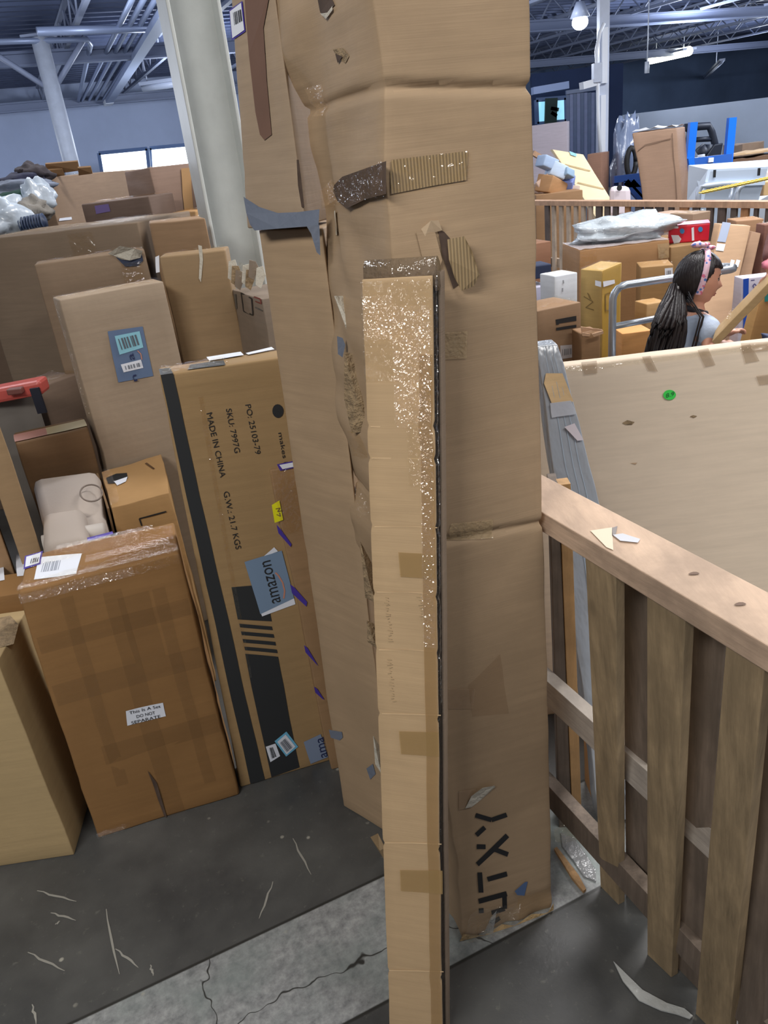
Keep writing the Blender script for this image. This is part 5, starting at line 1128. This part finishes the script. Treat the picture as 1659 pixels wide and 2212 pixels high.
# blue frame
bf = plain('bright_blue_steel', (22, 112, 226), .4)
t = thing('stacking_frame', 'bright blue steel stacking frame with two uprights', 'rack', lo(D(1530, 345, 10), 0))
for (xt, yt, xb, yb) in ((1497, 264, 1489, 348), (1581, 254, 1573, 342)):
    p, r_ = D(xt, yt, 10), D(xb, yb, 10); mk('upright', *beam(ext(p, r_, .0), p, .09, .07, up=(0, 1, 0)), bf, t)
mk('cross_bar', *beam(D(1487, 352, 9.95), D(1578, 342, 9.95), .08, .10), plain('mid_blue_steel', (44, 96, 184), .4), t)
mk('label', *beam(D(1530, 346, 9.9), D(1541, 345, 9.9), .02, .05), WHITE(), t)
mk('corner_foot', *beam(D(1485, 356, 9.95), D(1497, 352, 9.95), .1, .14), bf, t)
# forklift
t = thing('forklift', 'dark forklift with a black overhead guard parked behind the blue frame', 'forklift', lo(D(1530, 330, 14), 0)); fk = plain('forklift_black', (38, 44, 58), .5)
def fpth(name, pts, r_=.06, y=14): return mk(name, *tube([D(x, yy, y) for x, yy in pts], r_, 8), fk, t, smooth=True)
fpth('overhead_guard', [(1478, 276), (1500, 274), (1531, 272), (1538, 286), (1543, 305), (1548, 330)]); fpth('guard_post', [(1490, 275), (1487, 322)]); fpth('guard_post', [(1478, 277), (1476, 274)], .05)
fpth('guard_bar', [(1500, 302), (1536, 300)], .04); fpth('mast_bar', [(1512, 318), (1527, 342)], .09); fpth('mast_bar', [(1531, 312), (1526, 342)], .08)
mk('body', *hexa([D(x, y, yy) for yy, in ((13.8,),) for x, y in ((1520, 345), (1556, 341))] + [D(x, y, 14.3) for x, y in ((1556, 341), (1520, 345))] + [D(1543, 312, 13.8), D(1562, 308, 13.8), D(1562, 308, 14.3), D(1543, 312, 14.3)]), fk, t, bevel=.02)
p = D(1540, 344, 14)
mk('chassis', *hexa(boxc(p[0] - .6, p[0] + .5, 13.6, 14.6, .15, p[2])), fk, t, bevel=.04)
for a_ in (-.45, .35): mk('wheel', *tube([(p[0] + a_, 13.5, .28), (p[0] + a_, 13.72, .28)], .28, 18), plain('black_rubber', (30, 30, 32), .6), t, smooth=True)
mk('beacon', *tube([D(1515, 342, 13.5), D(1515, 334, 13.5)], .06, 8), WHITE(), t, smooth=True)
# white cabinet with slanted front panel
wc = plain('pale_enamel', (178, 190, 206), .35); wc2 = plain('pale_enamel_bright', (206, 220, 238), .35)
y_ = 8.25
t = thing('metal_cabinet', 'pale blue-white metal cabinet with a slanted front beyond the far fence', 'cabinet', lo(D(1570, 430, y_), 0))
TLc, TRc = D(1487, 357, y_ + .35), D(1668, 344, y_ + .5); FLc, FRc = D(1529, 366, y_), D(1659, 360, y_ + .1); zb_ = .55
BLc, BRc = D(1514, 434, y_ - .02), D(1638, 434, y_ + .08); LBc = D(1484, 434, y_ + .35)
mk('side_panel', *hexa([LBc, BLc, BLc + [.03, 0, 0], LBc + [.03, 0, 0], TLc, FLc, FLc + [.03, 0, 0], TLc + [.03, 0, 0]]), wc2, t)
mk('lid', *hexa([FLc + [0, 0, -.02], FRc + [0, 0, -.02], TRc + [0, 0, -.02], TLc + [0, 0, -.02], FLc, FRc, TRc, TLc]), wc2, t)
mk('front_panel', *hexa([BLc, BRc, BRc + [0, .03, 0], BLc + [0, .03, 0], FLc + [0, 0, -.02], FRc + [0, 0, -.02], FRc + [0, .03, -.02], FLc + [0, .03, -.02]]), wc, t)
mid0 = BLc + (FLc - BLc) * .52; mid1 = BRc + (FRc - BRc) * .55
mk('front_rib', *beam(mid0 + [0, -.015, 0], mid1 + [0, -.015, 0], .03, .05), wc2, t)
lb_ = [lo(p, 0) for p in (BLc, BRc, TRc, LBc)]; mk('base', *hexa([p for p in lb_] + [BLc - [0, 0, .001], BRc - [0, 0, .001], TRc * [1, 1, 0] + [0, 0, BRc[2]], LBc]), wc, t)
for xx, yy in ((1544, 367), (1640, 363)): p = D(xx, yy, y_ - .02); mk('lug', *beam(p, p - [0, 0, .07], .02, .02), INK(), t)
# handrail tubes and chain in front
zt_m = plain('pale_zinc', (186, 196, 212), .3, metal=.3)
t = thing('tube_rail', 'bent pale tube rails in front of the metal cabinet', 'rail', lo(D(1550, 430, 7.95), 0))
def down(pts, y): P = [D(x, yy, y) for x, yy in pts]; return P
P = down([(1508, 434), (1509, 415), (1514, 404), (1524, 400), (1560, 398), (1598, 396), (1606, 398)], 7.95); P = [lo(P[0], 0)] + P
mk('tube', *tube(P, .025, 10), zt_m, t, smooth=True)
P = down([(1591, 434), (1592, 418), (1597, 406), (1606, 399)], 7.9); P = [lo(P[0], 0)] + P; mk('tube', *tube(P, .025, 10), zt_m, t, smooth=True)
P = down([(1582, 402), (1577, 434)], 7.95); P = P + [lo(P[-1], 0)]; mk('tube', *tube(P, .018, 8), zt_m, t, smooth=True)
ch = []
for i in range(34):
    x = 1516 + i * 4.4; y = 416 - (x - 1516) * .215; c_ = D(x, y, 7.8)
    rr = [c_ + ([.026 * math.cos(t_), 0, .012 * math.sin(t_)] if i % 2 else [.026 * math.cos(t_), .012 * math.sin(t_), 0]) for t_ in np.linspace(0, 6.28, 9)]
    ch.append(tube(rr, .006, 5))
tag(mk('plastic_chain', *join(*ch), plain('yellow_chain', (222, 196, 96), .5), loc=tuple(D(1590, 400, 7.8))), 'yellow plastic chain strung in front of the metal cabinet', 'chain')
# torn tan cartons on the right
for i, (lab, TL, TR, y, col, zb) in enumerate([('torn flattened tan carton on the far right heap', (1582, 330), (1700, 322), 11, (206, 176, 140), D(1578, 341, 10.9)[2] + .01), ('dark-edged brown carton under the torn one', (1578, 341), (1700, 335), 10.9, (110, 84, 66), .4), ('grey-brown carton behind the torn one', (1606, 306), (1650, 312), 11.6, (130, 112, 98), .9)]):
    q = Carton(lab, upbox(TL, TR, y, y + .05, .5, 0 if i else zb), card(col), n=(10, 3, 3), amp=.05, freq=5)
for i, (TL, TR, col, lab) in enumerate([((1640, 356), (1700, 352), (226, 230, 236), 'top white crate beside the metal cabinet'), ((1638, 372), (1700, 368), (222, 218, 214), 'white crate second from top beside the metal cabinet'), ((1642, 392), (1700, 388), (206, 172, 124), 'tan crate low beside the metal cabinet')]):
    a = D(*TL, 9.3); o = tag(mk('crate', *hexa(boxc(a[0], a[0] + .5, 9.3 - .05 * i, 9.6, a[2] - (.11 if i < 2 else a[2]), a[2])), plain('crate%d' % i, col, .5), loc=(a[0], 9.3, 0), bevel=.01), lab, 'crate')
# ================================================================ the girl
SK = plain('skin', (208, 154, 130), .5, var=.04); HR = None
def hair_mat():
    mt, nt, b = newmat('black_hair')
    n = noise_n(nt, coords(nt, (90, 90, 3)), 2, 3)
    nt.links.new(mixcol(nt, n, lin((14, 12, 16)), lin((44, 36, 38))), b.inputs['Base Color']); b.inputs['Roughness'].default_value = .38
    bp = nt.nodes.new('ShaderNodeBump'); bp.inputs['Strength'].default_value = .5; bp.inputs['Distance'].default_value = .004
    nt.links.new(n, bp.inputs['Height']); nt.links.new(bp.outputs[0], b.inputs['Normal']); return mt
HR = hair_mat()
def skin_mesh(J, E, root, sub=1):
    me = bpy.data.meshes.new('sk'); me.from_pydata([Vector([float(c) for c in p]) for p, r in J], E, []); o = bpy.data.objects.new('sk', me); COL.objects.link(o)
    o.modifiers.new('s', 'SKIN'); m2_ = o.modifiers.new('u', 'SUBSURF'); m2_.levels = m2_.render_levels = sub
    sv = me.skin_vertices[0].data
    for i, (p, r) in enumerate(J): sv[i].radius = (r, r) if not isinstance(r, tuple) else r; sv[i].use_root = (i == root)
    dg = bpy.context.evaluated_depsgraph_get(); ev = bpy.data.meshes.new_from_object(o.evaluated_get(dg))
    V = [v.co.copy() for v in ev.vertices]; Fc = [tuple(p.vertices) for p in ev.polygons]
    bpy.data.objects.remove(o); bpy.data.meshes.remove(me); bpy.data.meshes.remove(ev); return V, Fc
def remeshed(V, Fc, vox, smooth=2):
    me = bpy.data.meshes.new('rm'); me.from_pydata([tuple(v) for v in V], [], Fc); o = bpy.data.objects.new('rm', me); COL.objects.link(o)
    r_ = o.modifiers.new('r', 'REMESH'); r_.mode = 'VOXEL'; r_.voxel_size = vox
    s_ = o.modifiers.new('sm', 'SMOOTH'); s_.iterations = smooth; s_.factor = .5
    dg = bpy.context.evaluated_depsgraph_get(); ev = bpy.data.meshes.new_from_object(o.evaluated_get(dg))
    V = [v.co.copy() for v in ev.vertices]; Fc = [tuple(p.vertices) for p in ev.polygons]
    bpy.data.objects.remove(o); bpy.data.meshes.remove(me); bpy.data.meshes.remove(ev); return V, Fc
HC = D(1508, 602, 3.20); HC = Vector([float(c) for c in HC])
HD = Matrix.Rotation(math.radians(-8), 3, 'Z') @ Matrix.Rotation(math.radians(6), 3, 'Y')   # local x forward (to the right), y away, z up
def hl_(x, y, z): return HC + HD @ Vector((x, y, z))
def head_mesh():
    V, Fc = [], []; nu, nv = 56, 44
    g = lambda d, s_: math.exp(-(d / s_) ** 2)
    for j in range(nv + 1):
        ph = math.pi * j / nv; z = math.cos(ph); s_ = math.sin(ph)
        for i in range(nu):
            t = 2 * math.pi * i / nu; x = s_ * math.cos(t); y = s_ * math.sin(t)
            X, Y, Z = x * .088, y * .070, z * .102
            if z < 0 and x > 0 and s_ > 1e-4: X *= s_ ** -.45
            if Z < -.01:    # jaw narrows, chin forward
                k_ = min(1, (-Z - .01) / .09); Y *= 1 - .42 * k_
                if X > 0: X *= 1 - .16 * k_
                else: X *= 1 - .62 * k_
            if x > .1:
                X -= .004 * g(Z - .0, .016) * g(Y, .05)                       # eye-level hollow
                X -= .006 * (g(Y - .028, .014) + g(Y + .028, .014)) * g(Z - .002, .013)
                X += .017 * g(Y, .010) * g(Z + .030, .011) + .009 * g(Y, .009) * g(Z + .014, .014)     # nose
                X += .008 * g(Y, .016) * g(Z + .055, .0055) + .007 * g(Y, .014) * g(Z + .066, .0055)    # lips
                X -= .003 * g(Y, .02) * g(Z + .0605, .003)
                X += .010 * g(Y, .018) * g(Z + .088, .010)                      # chin
                X += .004 * (g(Y - .032, .016) + g(Y + .032, .016)) * g(Z + .036, .018)   # cheeks
            V.append(hl_(X, Y, Z))
    for j in range(nv):
        for i in range(nu): Fc.append((j * nu + i, j * nu + (i + 1) % nu, (j + 1) * nu + (i + 1) % nu, (j + 1) * nu + i))
    return V, Fc
SHc = Vector([float(c) for c in D(1493, 682, 3.22)])       # centre between the shoulders
SHc.z -= .01
pel = SHc + Vector((-.10, .02, -.40)); chest = SHc + Vector((-.025, 0, -.10)); waist = SHc + Vector((-.08, .01, -.26)); neck = SHc + Vector((.012, 0, .055))
shR = SHc + Vector((.035, -.115, -.01)); shL = SHc + Vector((-.02, .12, -.01))     # R = nearer the camera
hand_t = Vector([float(c) for c in D(1572, 740, 3.03)])
elR = Vector([float(c) for c in D(1528, 752, 3.06)]); elR.z -= .015; wrR = hand_t + Vector((-.035, 0, -.012))
elL = shL + Vector((.13, .02, -.15)); wrL = Vector([float(c) for c in D(1566, 722, 3.14)])
hipR = pel + Vector((0, -.075, 0)); hipL = pel + Vector((0, .075, 0)); seatz = pel.z - .09
knR = hipR + Vector((.34, -.03, .02)); knL = hipL + Vector((.34, .05, .02)); anR = Vector((knR.x - .02, knR.y, .27)); anL = Vector((knL.x - .02, knL.y, .27))
J = [(pel, .085), (waist, .078), (chest, .074), (SHc + Vector((0, 0, -.02)), .06), (neck, .034), (HC + Vector((-.02, 0, -.05)), .034),
     (shR, .040), (elR, .029), (wrR, .020), (shL, .040), (elL, .028), (wrL, .020),
     (hipR, .07), (knR, .046), (anR, .030), (anR + Vector((.13, 0, -.035)), .022), (hipL, .07), (knL, .046), (anL, .030), (anL + Vector((.13, 0, -.035)), .022)]
E_ = [(0, 1), (1, 2), (2, 3), (3, 4), (4, 5), (3, 6), (6, 7), (7, 8), (3, 9), (9, 10), (10, 11), (0, 12), (12, 13), (13, 14), (14, 15), (0, 16), (16, 17), (17, 18), (18, 19)]
parts = [skin_mesh(J, E_, 0, 2), head_mesh()]
for sy in (-1, 1):    # ears
    c_ = hl_(-.004, sy * .070, -.022); parts.append(blob(c_, (.014, .008, .022), 10, 8, .05, 2, 1)); parts.append(blob(hl_(-.004, sy * .068, -.038), (.008, .007, .009), 8, 6, .0))
def hand(wr, fwd, side, upv, s_=1.0, curl=.5):
    """palm and five curled fingers; thumb on +side"""
    fwd = fwd.normalized(); upv = upv.normalized(); side = side.normalized(); out = []
    out.append(skin_mesh([(wr, .020), (wr + fwd * .025 * s_, (.022, .015)), (wr + fwd * .055 * s_, (.028, .013))], [(0, 1), (1, 2)], 0, 1))
    for i, (o_, ln) in enumerate(((.022, .048), (.008, .054), (-.007, .050), (-.021, .040))):
        b0 = wr + fwd * .045 * s_ + side * o_ * s_; b1 = wr + fwd * .064 * s_ + side * o_ * 1.1 * s_
        b2 = b1 + (fwd * math.cos(curl) - upv * math.sin(curl)) * ln * .5 * s_; b3 = b2 + (fwd * math.cos(curl * 2.2) - upv * math.sin(curl * 2.2)) * ln * .45 * s_
        out.append(skin_mesh([(b0, .0085), (b1, .008), (b2, .0072), (b3, .006)], [(0, 1), (1, 2), (2, 3)], 0, 1))
    t0 = wr + fwd * .018 * s_ + side * .018 * s_; t1_ = t0 + (fwd * .6 + side * .7) * .026 * s_; t2 = t1_ + (fwd * .9 + side * .1 - upv * .3) * .024 * s_
    out.append(skin_mesh([(t0, .0105), (t1_, .009), (t2, .007)], [(0, 1), (1, 2)], 0, 1)); return out
parts += hand(wrR, Vector((1, .1, .12)), Vector((0, 1, .2)), Vector((0, 0, 1)), .85, .6)
parts += hand(wrL, Vector((1, -.15, .3)), Vector((0, -1, .2)), Vector((0, 0, 1)), .85, .6)
V, Fc = remeshed(*join(*parts), .0045, 2)
girl = thing('person', 'girl in a grey-blue T-shirt with long black ponytail and flowered headband, seated side-on', 'person', (pel.x, pel.y, 0))
mk('body', V, Fc, SK, girl, smooth=True)
# T-shirt
def grow(J, E, k_, vox=.007): return remeshed(*skin_mesh([(p, (r[0] + k_, r[1] + k_) if isinstance(r, tuple) else r + k_) for p, r in J], E, 0, 2), vox, 2)
slR = shR + (elR - shR) * .80; slL = shL + (elL - shL) * .8
TS = [(waist + Vector((-.01, 0, -.06)), .10), (waist, .096), (chest, .098), (SHc + Vector((0, 0, -.025)), .062), (shR, .048), (slR, .046), (shL, .046), (slL, .044), (SHc + Vector((.008, 0, .025)), .044)]
V, Fc = grow(TS, [(0, 1), (1, 2), (2, 3), (3, 4), (4, 5), (3, 6), (6, 7), (3, 8)], .004)
V = [v + Vector(noise.noise_vector(v * 16)) * .005 for v in V]
mk('t_shirt', V, Fc, plain('grey_blue_cotton', (168, 182, 204), .8, var=.06, bump=.3, scale=20), girl, smooth=True)
mk('collar', *tube([neck + Vector((.045 * math.cos(t), .048 * math.sin(t), -.022 - .018 * math.cos(t))) for t in np.linspace(0, 6.283, 20)], .012, 8), plain('dark_collar', (36, 36, 44), .8), girl, smooth=True)
PT = [(pel, .092), (hipR, .074), (knR, .052), (anR, .038), (hipL, .074), (knL, .052), (anL, .038)]
V, Fc = grow(PT, [(0, 1), (1, 2), (2, 3), (0, 4), (4, 5), (5, 6)], .006, .009); mk('trousers', V, Fc, plain('black_trousers', (30, 30, 34), .8), girl, smooth=True)
for a_ in (anR, anL): mk('shoe', *blob(a_ + Vector((.06, 0, -.04)), (.10, .038, .032), 16, 10, .03, 2, 1), plain('white_shoe', (200, 200, 200), .6), girl, smooth=True)
# face details
eye = plain('eye_white', (226, 222, 216), .3); iris = plain('iris_brown', (30, 20, 16), .2)
for sy in (-1, 1):
    e_ = mk('eye', *blob(hl_(.0625, sy * .030, .002), (.0105, .0115, .0085), 14, 10, 0), eye, girl, smooth=True)
    mk('iris', *blob(hl_(.0708, sy * .031, .0015), (.0045, .0055, .0055), 10, 8, 0), iris, e_, smooth=True)
    mk('eyelashes', *tube([hl_(.0735 - .006 * abs(k_), sy * (.031 + .011 * k_), .0085 - .003 * k_ * k_) for k_ in np.linspace(-1, 1, 7)], .0016, 6), INK(), girl, smooth=True)
    mk('eyebrow', *tube([hl_(.0785 - .008 * abs(k_), sy * (.031 + .014 * k_), .0235 - .003 * k_ * k_) for k_ in np.linspace(-1, 1, 7)], .0022, 6), HR, girl, smooth=True)
mk('lips', *join(tube([hl_(.0785 - .008 * k_ * k_, .013 * k_, -.0575) for k_ in np.linspace(-1, 1, 7)], .0038, 8, taper=[.0012, .003, .0038, .004, .0038, .003, .0012]), tube([hl_(.0745 - .008 * k_ * k_, .012 * k_, -.0645) for k_ in np.linspace(-1, 1, 7)], .004, 8, taper=[.0012, .003, .004, .0042, .004, .003, .0012])), plain('lip', (176, 104, 96), .4), girl, smooth=True)
# hair cap: shell around skull behind the hairline
V, Fc = [], []; nu, nv = 96, 60
for j in range(nv + 1):
    ph = math.pi * .80 * j / nv
    for i in range(nu):
        t = 2 * math.pi * i / nu; x = math.sin(ph) * math.cos(t); y = math.sin(ph) * math.sin(t); z = math.cos(ph)
        X, Y, Z = x * .098, y * .080, z * .112
        front = x > -.25 and z < (.36 + .2 * abs(y) if x > .45 else .36 - (.45 - x) * 1.25)
        if front:    # tuck under the skin in front of the hairline
            kt_ = .80 - .45 * max(0, -z); X *= kt_; Y *= kt_; Z *= .84
        w_ = .0018 * math.sin(i * 2.65 + z * 9); V.append(hl_(X + w_, Y + w_, Z))
for j in range(nv):
    for i in range(nu): Fc.append((j * nu + i, j * nu + (i + 1) % nu, (j + 1) * nu + (i + 1) % nu, (j + 1) * nu + i))
Fc.append(tuple(nv * nu + i for i in range(nu)))
hairo = mk('hair', V, Fc, HR, girl, smooth=True)
# long ponytail: overlapping tapered locks
rnd = random.Random(3); locks = []
q0 = hl_(-.085, -.01, -.035)
tip = Vector([float(c) for c in D(1418, 800, 3.12)]); mid = Vector([float(c) for c in D(1443, 700, 3.10)]); 
for i in range(70):
    a_ = rnd.uniform(-1, 1); b__ = rnd.uniform(-1, 1); wob = rnd.uniform(-.008, .008)
    P = []; st_ = q0 + Vector((.018 * a_, .016 * b__, .02 * rnd.uniform(-1, 1))); ln = rnd.uniform(.82, 1.06)
    for k_ in range(9):
        u = k_ / 8 * ln; base_ = q0.lerp(mid, min(1, u * 2)) if u < .5 else mid.lerp(tip, (u - .5) * 2)
        sp_ = .018 + .042 * math.sin(min(1, u) * math.pi * .62)
        P.append(base_ + Vector((sp_ * a_ + .03 * max(0, a_) * u, .022 * b__, 0)) + Vector((wob * math.sin(u * 9 + i), 0, 0)))
    P[0] = st_
    locks.append(tube(P, .007, 6, taper=[.006, .009, .0105, .011, .011, .010, .009, .007, .0015]))
mk('ponytail', *join(*locks), HR, girl, smooth=True)
loose = []
for i in range(5):
    P = [hl_(-.05, -.07, -.04 - .01 * i)] + [SHc + Vector((-.02 - .012 * k_ + .012 * math.sin(i), -.13, .03 - .055 * k_)) + Vector((.008 * i * .4, 0, 0)) for k_ in range(6)]
    loose.append(tube(P, .002, 5, taper=[.002, .0022, .002, .002, .0016, .0012, .0006]))
mk('loose_strands', *join(*loose), HR, girl, smooth=True)
# headband with bow
def hb_mat():
    mt, nt, b = newmat('flowered_fabric'); vo = nt.nodes.new('ShaderNodeTexVoronoi'); vo.inputs['Scale'].default_value = 55
    nt.links.new(coords(nt), vo.inputs['Vector']); a = mixcol(nt, ramp(nt, vo.outputs['Distance'], .34, .28), lin((228, 190, 206)), lin((84, 120, 190)))
    n = noise_n(nt, coords(nt), 60, 1); nt.links.new(mixcol(nt, ramp(nt, n, .58, .62), a, lin((214, 110, 140))), b.inputs['Base Color']); return mt
HB = hb_mat()
ring = []
V, Fc = [], []
for k_ in range(25):
    t = math.radians(-115 + 230 * k_ / 24)
    for s_ in (-1, 1):
        for o_ in (0, .004):
            V.append(hl_(.012 + .0115 * s_ - .020 * math.cos(t) * 0 - .016 * (1 - math.cos(t)) , (.0835 + o_) * math.sin(t), (.116 + o_) * math.cos(t)))
for k_ in range(24):
    a = k_ * 4; Fc += [(a, a + 2, a + 6, a + 4), (a + 1, a + 5, a + 7, a + 3), (a, a + 4, a + 5, a + 1), (a + 2, a + 3, a + 7, a + 6)]
mk('headband', V, Fc, HB, girl, smooth=True)
mk('bow', *join(blob(hl_(.000, -.012, .134), (.022, .016, .010), 12, 8, .1, 2, 2), blob(hl_(-.026, -.008, .134), (.026, .016, .012), 12, 8, .15, 2, 5), blob(hl_(.030, .0, .122), (.020, .014, .009), 12, 8, .1, 2, 6)), HB, girl, smooth=True)
mk('hair_tie', *tube([q0 + Vector((.0, .024 * math.cos(t), .024 * math.sin(t))) for t in np.linspace(0, 6.283, 14)], .006, 8), plain('white_tie', (206, 206, 210), .5), girl, smooth=True)
# stool carton she sits on (on the trolley deck)
sc0 = Carton('low carton on the trolley that the girl sits on', boxc(pel.x - .11, pel.x + .11, pel.y - .12, pel.y + .13, .2, pel.z - .088), card((170, 134, 92)), n=(4, 4, 3), amp=.003)

# ================================================================ second person, cut by the right edge: arm reaching the diagonal carton
sh = Vector([float(c) for c in D(1690, 470, 3.05)]); P0_ = Vector([float(c) for c in D(1662, 520, 2.98)]); 
per = thing('person', 'person mostly outside the right frame edge, reddish-brown sleeve with a pink frilled cuff', 'person', (sh.x + .18, sh.y + .05, 0))
b0 = Vector((sh.x + .16, sh.y + .06, 0)); wrp = Vector([float(c) for c in D(1664, 590, 2.95)]); elp = Vector([float(c) for c in D(1668, 545, 3.02)]) + Vector((.03, .04, .02))
J = [(b0 + Vector((0, 0, .62)), .09), (b0 + Vector((0, 0, .82)), .085), (b0 + Vector((0, 0, 1.0)), .09), (b0 + Vector((0, 0, 1.14)), .06), (b0 + Vector((0, 0, 1.2)), .036), (b0 + Vector((-.02, 0, 1.30)), .075), (b0 + Vector((-.13, 0, 1.12)), .042), (elp, .03), (wrp, .021),
     (b0 + Vector((.13, 0, 1.12)), .042), (b0 + Vector((.16, 0, .88)), .03), (b0 + Vector((.12, -.1, .72)), .02), (b0 + Vector((-.07, 0, .6)), .07), (b0 + Vector((-.08, -.02, .33)), .048), (b0 + Vector((-.08, 0, .06)), .032), (b0 + Vector((.07, 0, .6)), .07), (b0 + Vector((.08, -.02, .33)), .048), (b0 + Vector((.08, 0, .06)), .032)]
E2 = [(0, 1), (1, 2), (2, 3), (3, 4), (4, 5), (3, 6), (6, 7), (7, 8), (3, 9), (9, 10), (10, 11), (0, 12), (12, 13), (13, 14), (0, 15), (15, 16), (16, 17)]
V, Fc = remeshed(*join(skin_mesh(J, E2, 0, 2), *hand(wrp, Vector((-.2, -.05, -1)), Vector((-.4, 1, 0)), Vector((1, 0, -.2)), .8, .5)), .006, 2)
mk('body', V, Fc, SK, per, smooth=True)
slv = plain('reddish_brown_knit', (122, 84, 80), .9, var=.15, bump=.5)
JJ = J[1:4] + [J[6], (elp, .034), (wrp + (elp - wrp) * .35, .034)] + [J[9], J[10]]
V, Fc = grow(JJ, [(0, 1), (1, 2), (2, 3), (3, 4), (4, 5), (2, 6), (6, 7)], .008, .008); mk('sweater', V, Fc, slv, per, smooth=True)
V, Fc = grow([J[0], J[12], J[13], J[14], J[15], J[16], J[17]], [(0, 1), (1, 2), (2, 3), (0, 4), (4, 5), (5, 6)], .008, .009); mk('trousers', V, Fc, plain('blue_trousers', (60, 70, 100), .8), per, smooth=True)
mk('hair', *blob(J[5][0] + Vector((.015, .01, .02)), (.088, .085, .09), 18, 14, .05, 2, 1), HR, per, smooth=True)
cuff = []
cc = wrp + (elp - wrp) * .28
mk('cuff', *blob(cc, (.034, .034, .02), 18, 8, .25, 4, 2), plain('pink_frill', (222, 130, 150), .7), per, smooth=True)
